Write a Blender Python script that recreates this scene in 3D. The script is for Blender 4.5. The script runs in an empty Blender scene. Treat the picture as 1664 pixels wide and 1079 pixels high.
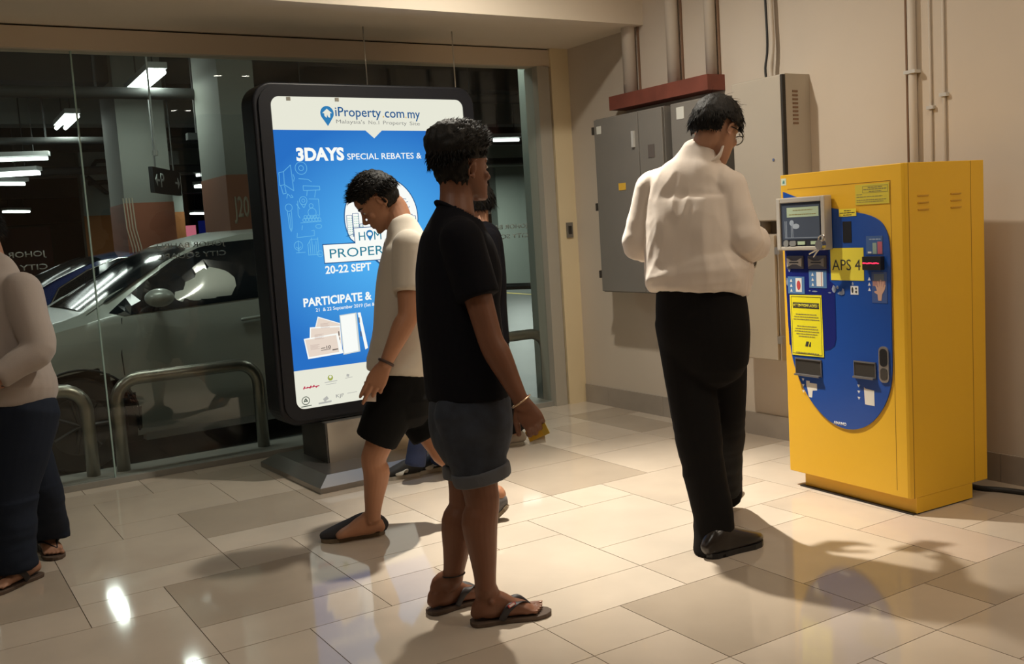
import bpy, bmesh, math, random
from mathutils import Vector, Matrix, noise
PI = math.pi
C = bpy.context.scene.collection
V = Vector
random.seed(7)

# ------------------------------------------------------------------ camera
# room axes: x runs along the glass wall, y runs along the right-hand wall (away from the camera), z up
CAM = V((0, 0, 1.33))
FPX = 1618.6
XR = V((0.84654, -0.52858, -0.06285)).normalized()
YD = V((-0.10861, -0.05605, -0.99250))
YD = (YD - XR * YD.dot(XR)).normalized()
ZF = XR.cross(YD).normalized()
cam_d = bpy.data.cameras.new('camera')
cam = bpy.data.objects.new('camera', cam_d)
C.objects.link(cam)
cam_d.sensor_width = 36
cam_d.lens = 36 * FPX / 1664
cam_d.clip_start = 0.05
cam_d.clip_end = 200
M = Matrix((( XR.x, -YD.x, -ZF.x, CAM.x), (XR.y, -YD.y, -ZF.y, CAM.y), (XR.z, -YD.z, -ZF.z, CAM.z), (0, 0, 0, 1)))
cam.matrix_world = M
bpy.context.scene.camera = cam

def at(px, py, d):
    """world point seen at a pixel, d metres in front of the camera"""
    return CAM + (XR * ((px - 832) / FPX) + YD * ((py - 539.5) / FPX) + ZF) * d
HX = V((XR.x, XR.y, 0)).normalized()      # horizontal, to the camera's right
HZ = V((ZF.x, ZF.y, 0)).normalized()      # horizontal, away from the camera
UP = V((0, 0, 1))

# ------------------------------------------------------------------ view, world
sc = bpy.context.scene
sc.view_settings.view_transform = 'Standard'
sc.view_settings.look = 'None'
sc.view_settings.gamma = 1
sc.view_settings.use_curve_mapping = False
sc.view_settings.exposure = 0.0
wd = bpy.data.worlds.new('world')
sc.world = wd
wd.use_nodes = True
bg = wd.node_tree.nodes['Background']
bg.inputs[0].default_value = (1.0, 0.82, 0.62, 1)
bg.inputs[1].default_value = 0.035

# ------------------------------------------------------------------ lamps
def spot(name, loc, target, power, size_deg, blend, col, radius=0.04):
    l = bpy.data.lights.new(name, 'SPOT')
    l.energy = power; l.spot_size = math.radians(size_deg); l.spot_blend = blend
    l.color = col; l.shadow_soft_size = radius
    o = bpy.data.objects.new(name, l); C.objects.link(o)
    o.location = loc
    o.rotation_euler = (V(target) - V(loc)).to_track_quat('-Z', 'Y').to_euler()
    return o
def area(name, loc, target, power, sx, sy, col):
    l = bpy.data.lights.new(name, 'AREA')
    l.shape = 'RECTANGLE'; l.size = sx; l.size_y = sy; l.energy = power; l.color = col
    o = bpy.data.objects.new(name, l); C.objects.link(o)
    o.location = loc
    o.rotation_euler = (V(target) - V(loc)).to_track_quat('-Z', 'Y').to_euler()
    return o
WARM = (1.0, 0.93, 0.80)
WARM2 = (1.0, 0.86, 0.68)
COOL = (0.90, 1.0, 0.90)
CEIL = 3.3
DOWN = [(2.64, 4.12), (3.48, 0.27), (3.80, 0.30), (3.70, -2.79), (3.90, -2.78)]     # recessed ceiling spots
spot('downlight_lamp', (2.64, 4.12, 3.25), (2.78, 3.50, 0), 640, 56, 0.9, WARM, 0.035)
spot('downlight_lamp', (2.64, 4.12, 3.25), (2.74, 4.10, 0), 190, 160, 1.0, WARM, 0.05)
for (x, y) in DOWN[1:]: spot('downlight_lamp', (x, y, 3.25), (x+0.1, y+1.6, 0), 46, 110, 1.0, WARM2, 0.05)
area('ceiling_fill_lamp', (2.9, 2.25, 3.27), (3.0, 2.1, 0), 12, 1.4, 0.5, WARM2)  # soft fill added for the right side; no panel is fitted here
area('ceiling_fill_lamp', (0.0, 2.3, 3.27), (0.0, 2.3, 0), 13, 0.6, 0.5, (1.0, 0.95, 0.85))  # dim fill lamp added over the left floor
for x in (-1.2, 1.2, 4.2): area('car_park_fill_lamp', (x, 6.55, 2.85), (x+0.1, 7.3, 0.3), 14, 1.2, 0.12, COOL)   # fill lamps added out of sight above the glass head to light the car side

# ------------------------------------------------------------------ materials
MATS = {}
def mat(name, col, rough=0.6, metal=0.0, spec=0.5, emit=None, es=1.0, bump=0.0, bscale=40, var=0.0, vscale=8, coat=0.0, sheen=0.0, stretch=None, trans=0.0, alpha=1.0):
    if name in MATS: return MATS[name]
    m = bpy.data.materials.new(name); MATS[name] = m
    m.use_nodes = True
    nt = m.node_tree; b = nt.nodes['Principled BSDF']
    b.inputs['Base Color'].default_value = (*col, 1)
    b.inputs['Roughness'].default_value = rough
    b.inputs['Metallic'].default_value = metal
    b.inputs['Specular IOR Level'].default_value = spec
    if coat: b.inputs['Coat Weight'].default_value = coat; b.inputs['Coat Roughness'].default_value = 0.08
    if sheen: b.inputs['Sheen Weight'].default_value = sheen
    if trans: b.inputs['Transmission Weight'].default_value = trans
    if alpha < 1: b.inputs['Alpha'].default_value = alpha
    if emit:
        b.inputs['Emission Color'].default_value = (*emit, 1)
        b.inputs['Emission Strength'].default_value = es
    if bump or var:
        tc = nt.nodes.new('ShaderNodeTexCoord')
        mp = nt.nodes.new('ShaderNodeMapping')
        if stretch: mp.inputs['Scale'].default_value = stretch
        nt.links.new(tc.outputs['Object'], mp.inputs['Vector'])
    if var:
        n = nt.nodes.new('ShaderNodeTexNoise'); n.inputs['Scale'].default_value = vscale; n.inputs['Detail'].default_value = 5
        nt.links.new(mp.outputs[0], n.inputs['Vector'])
        r = nt.nodes.new('ShaderNodeMapRange'); r.inputs[3].default_value = 1 - var; r.inputs[4].default_value = 1 + var
        r.inputs[1].default_value = 0.3; r.inputs[2].default_value = 0.7
        nt.links.new(n.outputs[0], r.inputs[0])
        mx = nt.nodes.new('ShaderNodeMix'); mx.data_type = 'RGBA'; mx.blend_type = 'MULTIPLY'; mx.inputs[0].default_value = 1
        mx.inputs[6].default_value = (*col, 1)
        nt.links.new(r.outputs[0], mx.inputs[7]); nt.links.new(mx.outputs[2], b.inputs['Base Color'])
    if bump:
        n = nt.nodes.new('ShaderNodeTexNoise'); n.inputs['Scale'].default_value = bscale; n.inputs['Detail'].default_value = 6
        nt.links.new(mp.outputs[0], n.inputs['Vector'])
        bp = nt.nodes.new('ShaderNodeBump'); bp.inputs['Strength'].default_value = bump; bp.inputs['Distance'].default_value = 0.01
        nt.links.new(n.outputs[0], bp.inputs['Height']); nt.links.new(bp.outputs[0], b.inputs['Normal'])
    return m
def glow(name, col, s):
    if name in MATS: return MATS[name]
    m = bpy.data.materials.new(name); MATS[name] = m; m.use_nodes = True
    nt = m.node_tree; nt.nodes.clear()
    e = nt.nodes.new('ShaderNodeEmission'); e.inputs[0].default_value = (*col, 1); e.inputs[1].default_value = s
    o = nt.nodes.new('ShaderNodeOutputMaterial'); nt.links.new(e.outputs[0], o.inputs[0])
    return m
def pane_mat(name, tint, ior=1.5, rough=0.0):
    if name in MATS: return MATS[name]
    m = bpy.data.materials.new(name); MATS[name] = m; m.use_nodes = True
    nt = m.node_tree; nt.nodes.clear()
    t = nt.nodes.new('ShaderNodeBsdfTransparent'); t.inputs[0].default_value = (*tint, 1)
    g = nt.nodes.new('ShaderNodeBsdfGlossy'); g.inputs['Roughness'].default_value = rough
    f = nt.nodes.new('ShaderNodeFresnel'); ge = nt.nodes.new('ShaderNodeNewGeometry'); mr = nt.nodes.new('ShaderNodeMapRange')
    mr.inputs[3].default_value = ior; mr.inputs[4].default_value = 1/ior      # same reflectance entering and leaving the thin pane
    nt.links.new(ge.outputs['Backfacing'], mr.inputs[0]); nt.links.new(mr.outputs[0], f.inputs[0])
    x = nt.nodes.new('ShaderNodeMixShader'); o = nt.nodes.new('ShaderNodeOutputMaterial')
    nt.links.new(f.outputs[0], x.inputs[0]); nt.links.new(t.outputs[0], x.inputs[1]); nt.links.new(g.outputs[0], x.inputs[2])
    nt.links.new(x.outputs[0], o.inputs[0])
    return m

# ------------------------------------------------------------------ mesh helpers
def thing(name, label, cat, loc=(0, 0, 0), rz=0.0, group=None):
    o = bpy.data.objects.new(name, None); C.objects.link(o)
    o.empty_display_size = 0.1
    o.location = loc; o.rotation_euler = (0, 0, rz)
    o['label'] = label; o['category'] = cat
    if group: o['group'] = group
    return o
def tag(o, label, cat, group=None):
    o['label'] = label; o['category'] = cat
    if group: o['group'] = group
    return o
def root_of(p):
    while p.parent: p = p.parent
    return p
def obj(name, bm, m, parent=None, world=False, smooth=False, label=None):
    """link a bmesh as one mesh object; world=True: the vertices are world points"""
    if world and parent is not None:
        bmesh.ops.translate(bm, verts=bm.verts, vec=-V(root_of(parent).location))
    me = bpy.data.meshes.new(name)
    bmesh.ops.recalc_face_normals(bm, faces=bm.faces)
    if smooth:
        for f in bm.faces: f.smooth = True
    bm.to_mesh(me); bm.free()
    for k in (m if isinstance(m, (list, tuple)) else [m]): me.materials.append(k)
    o = bpy.data.objects.new(name, me); C.objects.link(o)
    if parent is not None: o.parent = parent
    if label: o['label'] = label
    return o
def struct(name, bm, m, smooth=False):
    o = obj(name, bm, m, smooth=smooth); o['kind'] = 'structure'; return o
def B(): return bmesh.new()
def box(bm, x0, x1, y0, y1, z0, z1, mi=0):
    vs = [bm.verts.new(p) for p in ((x0,y0,z0),(x1,y0,z0),(x1,y1,z0),(x0,y1,z0),(x0,y0,z1),(x1,y0,z1),(x1,y1,z1),(x0,y1,z1))]
    for f in ((0,3,2,1),(4,5,6,7),(0,1,5,4),(1,2,6,5),(2,3,7,6),(3,0,4,7)):
        bm.faces.new([vs[i] for i in f]).material_index = mi
    return bm
def bx(*a): return box(B(), *a)
def prism(bm, pts, y0, y1):
    """pts (x,z) outline, extruded between y0 and y1"""
    a = [bm.verts.new((x, y0, z)) for x, z in pts]; b = [bm.verts.new((x, y1, z)) for x, z in pts]
    bm.faces.new(a); bm.faces.new(b[::-1])
    n = len(pts)
    for i in range(n): bm.faces.new((a[i], b[i], b[(i+1) % n], a[(i+1) % n]))
    return bm
def rrect(x0, x1, z0, z1, r, n=6):
    out = []
    for cx, cz, a0 in ((x1-r, z1-r, 0), (x0+r, z1-r, 90), (x0+r, z0+r, 180), (x1-r, z0+r, 270)):
        for i in range(n+1):
            a = math.radians(a0 + 90*i/n); out.append((cx + r*math.cos(a), cz + r*math.sin(a)))
    return out
def circ(cx, cz, rx, rz=None, n=32, a0=0, a1=360):
    rz = rz or rx
    return [(cx + rx*math.cos(math.radians(a0+(a1-a0)*i/n)), cz + rz*math.sin(math.radians(a0+(a1-a0)*i/n))) for i in range(n if a1-a0 == 360 else n+1)]
def bevel(o, w=0.004, seg=2):
    m = o.modifiers.new('bevel', 'BEVEL'); m.width = w; m.segments = seg; m.limit_method = 'ANGLE'; m.angle_limit = math.radians(40)
    return o
def cyl(bm, p, q, r, n=16, r2=None):
    p = V(p); q = V(q); t = (q-p).normalized()
    a = t.orthogonal().normalized(); b = t.cross(a); r2 = r if r2 is None else r2
    A = [bm.verts.new(p + a*r*math.cos(2*PI*i/n) + b*r*math.sin(2*PI*i/n)) for i in range(n)]
    D = [bm.verts.new(q + a*r2*math.cos(2*PI*i/n) + b*r2*math.sin(2*PI*i/n)) for i in range(n)]
    bm.faces.new(A[::-1]); bm.faces.new(D)
    for i in range(n): bm.faces.new((A[i], A[(i+1) % n], D[(i+1) % n], D[i]))
    return bm
def catmull(P, R, sub):
    n = len(P); op = []; orr = []
    for i in range(n-1):
        p0 = P[max(i-1, 0)]; p1 = P[i]; p2 = P[i+1]; p3 = P[min(i+2, n-1)]
        r0 = R[max(i-1, 0)]; r1 = R[i]; r2 = R[i+1]; r3 = R[min(i+2, n-1)]
        for k in range(sub):
            t = k/sub; t2 = t*t; t3 = t2*t
            w = (-.5*t3+t2-.5*t, 1.5*t3-2.5*t2+1, -1.5*t3+2*t2+.5*t, .5*t3-.5*t2)
            op.append(p0*w[0]+p1*w[1]+p2*w[2]+p3*w[3])
            orr.append(tuple(max(1e-4, r0[j]*w[0]+r1[j]*w[1]+r2[j]*w[2]+r3[j]*w[3]) for j in range(2)))
    op.append(P[-1]); orr.append(R[-1]); return op, orr
def tube(bm, pts, rads, ref=None, n=16, sub=4, flat0=False, flat1=False, pw=2.0):
    """closed tube of elliptical rings; rads: r or (along ref, across ref)"""
    P = [V(p) for p in pts]; R = [(r, r) if not isinstance(r, tuple) else r for r in rads]
    if sub > 1 and len(P) > 1: P, R = catmull(P, R, sub)
    T = []
    for i in range(len(P)):
        T.append((P[min(i+1, len(P)-1)] - P[max(i-1, 0)]).normalized())
    if ref is None:
        ref = T[0].orthogonal(); 
    prev = V(ref); rings = []
    def ring(c, t, r):
        nonlocal prev
        a = prev - t*prev.dot(t)
        if a.length < 1e-5: a = t.orthogonal()
        a.normalize(); b = t.cross(a)
        if not fixed: prev = a
        out = []
        for k in range(n):
            u = 2*PI*k/n; c_, s_ = math.cos(u), math.sin(u)
            if pw != 2.0:
                c_ = math.copysign(abs(c_)**(2/pw), c_); s_ = math.copysign(abs(s_)**(2/pw), s_)
            out.append(bm.verts.new(c + a*r[0]*c_ + b*r[1]*s_))
        return out
    fixed = ref is not None
    if not flat0:
        m = min(R[0]); rings.append(ring(P[0]-T[0]*m*.75, T[0], (R[0][0]*.45, R[0][1]*.45))); rings.append(ring(P[0]-T[0]*m*.45, T[0], (R[0][0]*.8, R[0][1]*.8)))
    for i in range(len(P)): rings.append(ring(P[i], T[i], R[i]))
    if not flat1:
        m = min(R[-1]); rings.append(ring(P[-1]+T[-1]*m*.45, T[-1], (R[-1][0]*.8, R[-1][1]*.8))); rings.append(ring(P[-1]+T[-1]*m*.75, T[-1], (R[-1][0]*.45, R[-1][1]*.45)))
    bm.faces.new(rings[0][::-1]); bm.faces.new(rings[-1])
    for a, b in zip(rings, rings[1:]):
        for k in range(n): bm.faces.new((a[k], a[(k+1) % n], b[(k+1) % n], b[k]))
    return bm
def ball(bm, c, r, M3=None, nu=16, nv=10):
    """ellipsoid; r=(rx,ry,rz); M3: 3x3 axes"""
    c = V(c); r = (r, r, r) if not isinstance(r, tuple) else r
    rows = []
    def pt(u, v):
        p = V((r[0]*math.cos(v)*math.cos(u), r[1]*math.cos(v)*math.sin(u), r[2]*math.sin(v)))
        return c + (M3 @ p if M3 else p)
    top = bm.verts.new(pt(0, PI/2)); bot = bm.verts.new(pt(0, -PI/2))
    for j in range(1, nv):
        v = -PI/2 + PI*j/nv; rows.append([bm.verts.new(pt(2*PI*i/nu, v)) for i in range(nu)])
    for a, b in zip(rows, rows[1:]):
        for i in range(nu): bm.faces.new((a[i], a[(i+1) % nu], b[(i+1) % nu], b[i]))
    for i in range(nu):
        bm.faces.new((bot, rows[0][(i+1) % nu], rows[0][i])); bm.faces.new((top, rows[-1][i], rows[-1][(i+1) % nu]))
    return bm
def bar(bm, pts, r, n=10):
    return tube(bm, pts, [r]*len(pts), n=n, sub=1, flat0=True, flat1=True)
def text(s, x0, x1, z0, h, y, m, parent, name='lettering', bold=0.0, thick=0.0015, mirror=False, slope=0.0, label=None):
    """lettering in the x-z plane facing -y (mirror: facing +y), fitted between x0 and x1, capital height h"""
    cu = bpy.data.curves.new(name, 'FONT'); cu.body = s; cu.size = 1.0; cu.offset = bold; cu.resolution_u = 3
    o = bpy.data.objects.new(name, cu); C.objects.link(o)
    me = bpy.data.meshes.new_from_object(o.evaluated_get(bpy.context.evaluated_depsgraph_get()))
    C.objects.unlink(o); bpy.data.objects.remove(o); bpy.data.curves.remove(cu)
    bm = bmesh.new(); bm.from_mesh(me); bpy.data.meshes.remove(me)
    bm.faces.ensure_lookup_table()
    xs = [v.co.x for v in bm.verts]; a, b_ = min(xs), max(xs)
    caph = 0.70
    for v in bm.verts:
        u = (v.co.x - a)/(b_-a)
        x = x0 + (x1-x0)*u; z = z0 + v.co.y/caph*h + slope*(x-x0)
        if mirror: x = x1 - (x-x0)
        v.co = V((x, y, z))
    r = bmesh.ops.extrude_face_region(bm, geom=bm.faces[:])
    for g in r['geom']:
        if isinstance(g, bmesh.types.BMVert): g.co.y += -thick if not mirror else thick
    return obj(name, bm, m, parent, label=label)

# ================================================================== STRUCTURE
GY = 6.05      # inner face of the glass
WX = 4.30      # right-hand wall
def tile_mat(name, col):
    m = mat(name, col, rough=0.065, spec=0.5, var=0.06, vscale=3.0)
    return m
TM = [tile_mat('floor_tile_cream', (0.56, 0.475, 0.385)), tile_mat('floor_tile_pale', (0.62, 0.535, 0.44)), tile_mat('floor_tile_tan', (0.44, 0.365, 0.285)), tile_mat('floor_tile_rose', (0.55, 0.445, 0.36))]
GROUT = mat('grout', (0.10, 0.075, 0.055), rough=0.8)
MI, MK, K0 = 0.268, 0.3095, 0.16
known = [(8,10,6,8,2),(10,11,7,8,0),(11,12,7,9,1),(9,11,8,10,0),(11,12,9,10,1),(10,12,10,11,0),(8,9,8,10,2),(8,10,10,11,3),(7,8,8,9,0),(7,8,6,8,0),
 (9,10,5,6,0),(10,11,5,7,1),(11,13,5,7,1),(13,14,6,7,1),(12,14,7,9,1),(14,15,8,9,1),(14,15,6,8,1),(13,15,9,11,0),(12,13,9,11,1),(12,14,11,12,1),
 (15,17,8,10,2),(15,17,6,8,0),(15,17,10,12,0),(16,18,1,3,0),(18,21,1,2,0),(18,19,2,3,0),(19,21,2,4,0),(17,19,3,5,2),(19,21,4,5,0),(16,17,3,5,1),
 (15,16,3,4,0),(15,16,1,3,1),(14,15,1,2,1),(12,14,0,2,0),(15,17,-1,1,2),(14,15,-1,1,0),(13,15,2,4,2),(12,13,2,4,0),(10,12,2,3,0),(10,12,3,5,1),
 (14,16,4,6,1),(13,14,4,6,1),(12,13,4,5,0),(17,18,10,12,0),(18,20,12,13,2),(9,10,11,12,0),(10,12,11,12,1),(8,9,11,12,0),(7,8,9,11,2),(6,7,8,10,0),(8,9,5,6,0),(9,10,3,5,0),(17,18,0,1,0)]
occ = {}
tiles = []
for t in known:
    cells = [(i, k) for i in range(t[0], t[1]) for k in range(t[2], t[3])]
    if any(c in occ for c in cells): continue
    for c in cells: occ[c] = 1
    tiles.append(t)
rnd = random.Random(11)
I1, KMAX = 22, 13
for i in range(-14, I1+1):
    for k in range(-11, KMAX+1):
        if (i, k) in occ: continue
        for (a, b) in rnd.sample([(2,2),(1,2),(2,1),(1,1),(1,2),(2,2)], 6) + [(1,1)]:
            cells = [(i+p, k+q) for p in range(a) for q in range(b)]
            if all(c not in occ and c[0] <= I1 and c[1] <= KMAX for c in cells):
                for c in cells: occ[c] = 1
                tiles.append((i, i+a, k, k+b, rnd.choice([0, 0, 0, 1, 1, 2, 3])))
                break
bm = B()
box(bm, -3.4, WX, -4.0, GY+0.02, -0.03, -0.003, 0)
g = 0.0016
for (i0, i1, k0, k1, m_) in tiles:
    x0, x1 = K0+MK*k0+g, min(K0+MK*k1-g, WX); y0, y1 = MI*i0+g, min(MI*i1-g, GY+0.02)
    if x1 <= x0 or y1 <= y0: continue
    vs = [bm.verts.new(p) for p in ((x0, y0, 0), (x1, y0, 0), (x1, y1, 0), (x0, y1, 0))]
    lo = [bm.verts.new((v.co.x, v.co.y, -0.004)) for v in vs]
    bm.faces.new(vs).material_index = m_+1
    for q in range(4): bm.faces.new((vs[q], vs[(q+1) % 4], lo[(q+1) % 4], lo[q])).material_index = m_+1
struct('floor', bm, [GROUT]+TM)

PLASTER = mat('wall_plaster', (0.60, 0.52, 0.43), rough=0.75, var=0.03, vscale=1.2, bump=0.05, bscale=6)
WHITEC = mat('soffit_paint', (0.72, 0.635, 0.52), rough=0.8, var=0.02, vscale=2)
struct('wall_right', bx(WX, WX+0.15, -4.0, GY+0.25, -0.03, CEIL), PLASTER)
struct('wall_back', bx(-3.4, WX+0.15, -4.15, -4.0, -0.03, CEIL), PLASTER)
struct('wall_left', bx(-3.55, -3.4, -4.15, GY+0.25, -0.03, CEIL), PLASTER)
struct('ceiling', bx(-3.55, WX+0.15, -4.15, 5.13, CEIL, CEIL+0.1), WHITEC)
# bulkhead whose underside is the soffit in front of the glass
struct('trim_1', bx(-3.4, WX, 5.13, GY+0.25, 2.575, CEIL), WHITEC)
# header casing above the glass, with a thin dark joint under the soffit
HEAD = mat('header_paint', (0.64, 0.54, 0.42), rough=0.7)
struct('trim_2', bx(-3.4, 4.17, 6.0, 6.14, 2.45, 2.565), HEAD)
struct('trim_3', bx(-3.4, 4.17, 6.02, 6.10, 2.565, 2.575), mat('dark_joint', (0.03, 0.02, 0.015), rough=0.9))
# right jamb and the cream pilaster beside it
struct('trim_4', bx(4.03, 4.13, 5.99, 6.16, 0.0, 2.45), mat('jamb_paint', (0.42, 0.39, 0.33), rough=0.6))
struct('trim_5', bx(4.13, 4.145, 6.02, 6.1, 0.0, 2.575), MATS['dark_joint'])
struct('trim_6', bx(4.145, WX, 5.985, 6.16, 0.0, 2.575), mat('pilaster_cream', (0.78, 0.65, 0.42), rough=0.6))
# stone skirting
SKIRT = mat('skirting_stone', (0.36, 0.31, 0.26), rough=0.35, var=0.08, vscale=5)
bm = B()
y = -3.9
while y < 5.97:
    y1 = min(y+0.6, 5.975); box(bm, WX-0.012, WX, y+0.001, y1-0.001, 0.0, 0.135); y = y1
struct('baseboard_right', bm, SKIRT)
struct('trim_7', bx(-3.4, 4.03, 6.02, 6.35, -0.06, 0.035), mat('sill_stone', (0.30, 0.29, 0.26), rough=0.4, var=0.06, vscale=6))

# glass wall: panes, one window each
GLASS = pane_mat('shopfront_glass', (0.93, 0.955, 0.945))
EDGE = mat('glass_edge', (0.35, 0.50, 0.46), rough=0.15, spec=0.8)
px = [-3.4, -1.35, 0.965, 3.28, 4.03]
px = [-3.4, -1.05, 0.972, 4.03]
for i in range(3):
    o = struct('window_%d' % (i+1), bx(px[i]+0.004, px[i+1]-0.004, 6.05, 6.062, 0.035, 2.45), GLASS)
struct('trim_8', bx(0.968, 0.976, 6.048, 6.064, 0.035, 2.45), EDGE)
# hanging rods above the glass behind the light box, seen through the pane
ROD = mat('steel_rod', (0.62, 0.60, 0.55), rough=0.3, metal=0.8)

# lettering applied to the outside of the glass, read backwards from inside
LET = mat('frosted_lettering', (0.33, 0.34, 0.33), rough=0.6)
for k, (p1, p2, q1, q2, dim) in enumerate((((18, 415), (75, 411), (5, 437), (76, 433), 0), ((268, 400), (366, 394), (272, 417), (368, 410), 0), ((800, 370), (858, 366), (800, 385), (860, 382), 0))):
    def gx(p):
        d = at(p[0], p[1], 1.0)-CAM; t = (6.064-CAM.y)/d.y; return CAM+d*t
    a, b_ = gx(p1), gx(p2); a2, b2 = gx(q1), gx(q2)
    hh = 0.030
    if k == 0: x1 = b_.x; x0 = x1-0.40
    elif k == 1: x1 = b_.x; x0 = x1-0.40
    else: x1 = b_.x; x0 = x1-0.40
    tz = (a.z+b_.z)/2 - hh/2; tz2 = (a2.z+b2.z)/2-hh/2
    ro = thing('glass_lettering', ['white reversed lettering on the glass beside the woman in grey', 'white reversed lettering on the glass over the silver car roof', 'white reversed lettering on the glass near the right jamb'][k], 'lettering', ((x0+x1)/2, 6.0655, tz))
    c = (x0+x1)/2
    text('JOHOR BAHRU', x0-c, x1-c, 0, hh, 0, LET, ro, 'letters', bold=0.01, thick=0.001, mirror=True)
    text('CITY SQUARE', x0-c, x1-c, tz2-tz, hh, 0, LET, ro, 'letters', bold=0.01, thick=0.001, mirror=True)

# ================================================================== CONDUITS ON THE RIGHT WALL
PIPE = mat('painted_pipe', (0.56, 0.49, 0.41), rough=0.55)
PIPED = mat('pipe_brown', (0.22, 0.13, 0.08), rough=0.8)
def wy(px_, z):
    """y on the wall of the pixel column px_ at height z"""
    best = None
    lo, hi = 1.0, 6.0
    for _ in range(50):
        mid = (lo+hi)/2; v = V((WX, mid, z))-CAM; x = 832+FPX*v.dot(XR)/v.dot(ZF)
        if x > px_: lo = mid
        else: hi = mid
    return lo
for px_, r, zb, lab in ((1033, 0.045, 2.146, 'wide painted conduit rising from left end of red channel'), (1103, 0.040, 2.146, 'wide painted conduit rising from middle of red channel'), (1163, 0.034, 2.146, 'wide painted conduit rising from right end of red channel')):
    y = wy(px_, 2.25)
    b2 = B(); cyl(b2, (WX-r-0.002, y, zb+0.006), (WX-r-0.002, y, CEIL), r, 18)
    t = thing('conduit', lab, 'pipe', (WX-r-0.002, y, zb), group='conduits over the cabinets')
    obj('pipe', b2, PIPE, t, world=True, smooth=True)
    b2 = B(); box(b2, WX-0.012, WX-0.001, y-r-0.012, y-r, zb, CEIL)  # brown strip on the wall along one side of the pipe
    obj('brown_edge', b2, PIPED, t, world=True)
for px_, r, zb, lab in ((1475, 0.006, 0.0, 'thin dark cable clipped to wall, leftmost behind pay machine'), (1487, 0.02, 0.0, 'thick painted conduit on wall behind pay machine'), (1513, 0.006, 0.0, 'thin painted pipe between thick conduit and rightmost pipe'), (1535, 0.007, 0.0, 'thin painted pipe, rightmost above the pay machine')):
    y = wy(px_, 2.0)
    t = thing('wall_pipe', lab, 'pipe', (WX-r-0.002, y, 0.14), group='pipes above the pay machine')
    b2 = B(); cyl(b2, (WX-r-0.002, y, 0.14), (WX-r-0.002, y, CEIL), r, 14)
    obj('pipe', b2, PIPED if r < 0.0065 and px_ < 1500 else PIPE, t, world=True, smooth=True)
    if px_ != 1475:
        zc = {1487: 1.95, 1513: 1.77, 1535: 1.82}[px_]
        b2 = B(); box(b2, WX-2*r-0.008, WX, y-r-0.012, y+r+0.012, zc-0.008, zc+0.008)
        obj('clip', b2, mat('clip_grey', (0.62, 0.60, 0.56), rough=0.4, metal=0.3), t, world=True)
for px_, r, lab in ((1256, 0.007, 'black cable entering the beige cabinet top'), (1264, 0.014, 'painted conduit entering the beige cabinet top')):
    y = wy(px_, 2.1)
    b2 = B(); x = WX-0.05
    tube(b2, [(x, y, 2.03), (x, y+0.008, 2.12), (x+0.01, y-0.004, 2.25), (x+0.012, y+0.004, 2.6), (x+0.01, y, CEIL)], [r]*5, n=10)
    tag(obj('cable' if r < 0.01 else 'conduit', b2, mat('black_cable', (0.02, 0.02, 0.02), rough=0.5) if r < 0.01 else PIPE, smooth=True), lab, 'cable' if r < 0.01 else 'pipe')
RED = mat('red_oxide_steel', (0.20, 0.055, 0.035), rough=0.7, var=0.15, vscale=8)
tag(obj('steel_channel', bx(4.16, WX, 4.41, 5.35, 2.055, 2.145), RED), 'red oxide steel channel fixed to wall above the grey cabinets', 'channel')

# ================================================================== ELECTRICAL CABINETS
GREY = mat('cabinet_grey', (0.20, 0.185, 0.165), rough=0.5, var=0.05, vscale=2)
GREY2 = mat('cabinet_grey_side', (0.16, 0.14, 0.12), rough=0.5)
BEIGE = mat('cabinet_beige', (0.45, 0.40, 0.33), rough=0.5, var=0.03, vscale=2)
SEAM = mat('seam_dark', (0.03, 0.025, 0.02), rough=0.8)
def cabinet(name, label, x0, y0, y1, z0, z1, m, door_ys, extra=None):
    t = thing(name, label, 'cabinet', (WX, (y0+y1)/2, z0))
    o = obj('body', bx(x0+0.02, WX-0.001, y0, y1, z0, z1), m, t, world=True)
    for a, b_ in door_ys:
        d = obj('door', bx(x0, x0+0.017, a+0.004, b_-0.004, z0+0.006, z1-0.006), m, t, world=True)
        bevel(d, 0.003)
        hy = a+0.05 if (extra == 'hl') else b_-0.05
    return t
t = cabinet('electrical_cabinet', 'dark grey wall cabinet nearest the glass wall', 4.05, 4.70, 5.39, 0.855, 2.0, GREY, [(4.93, 5.39), (4.70, 4.93)])
obj('handle', bx(4.035, 4.05, 4.965, 4.985, 1.78, 1.88), mat('handle_grey', (0.5, 0.5, 0.48), rough=0.4), t, world=True)
obj('warning_sticker', bx(4.047, 4.05, 5.08, 5.15, 1.52, 1.565), mat('sticker_amber', (0.75, 0.45, 0.05)), t, world=True)
obj('label_sticker', bx(4.047, 4.05, 5.31, 5.355, 1.90, 1.95), mat('sticker_white', (0.65, 0.65, 0.60)), t, world=True)
obj('label_sticker', bx(4.047, 4.05, 4.78, 4.84, 1.70, 1.78), mat('sticker_brown', (0.12, 0.10, 0.09)), t, world=True)
for zz in (0.95, 1.4, 1.9): obj('hinge', bx(4.04, 4.06, 5.385, 5.40, zz, zz+0.05), SEAM, t, world=True)
t = cabinet('electrical_cabinet', 'dark grey wall cabinet behind the head of the man in white', 4.05, 4.262, 4.64, 0.855, 2.0, GREY, [(4.265, 4.62)])
obj('label_sticker', bx(4.047, 4.05, 4.50, 4.565, 1.90, 1.97), MATS['sticker_white'], t, world=True)
t = cabinet('electrical_cabinet', 'large beige wall cabinet with vented side above the pay machine', 4.09, 3.775, 4.155, 1.27, 2.045, BEIGE, [(3.785, 4.15)])
b2 = B()
for k in range(9):
    for c_ in (0,):
        box(b2, 4.165, 4.205, 3.772, 3.776, 1.78+k*0.021, 1.79+k*0.021)
obj('side_vents', b2, MATS['pipe_brown'], t, world=True)
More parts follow.
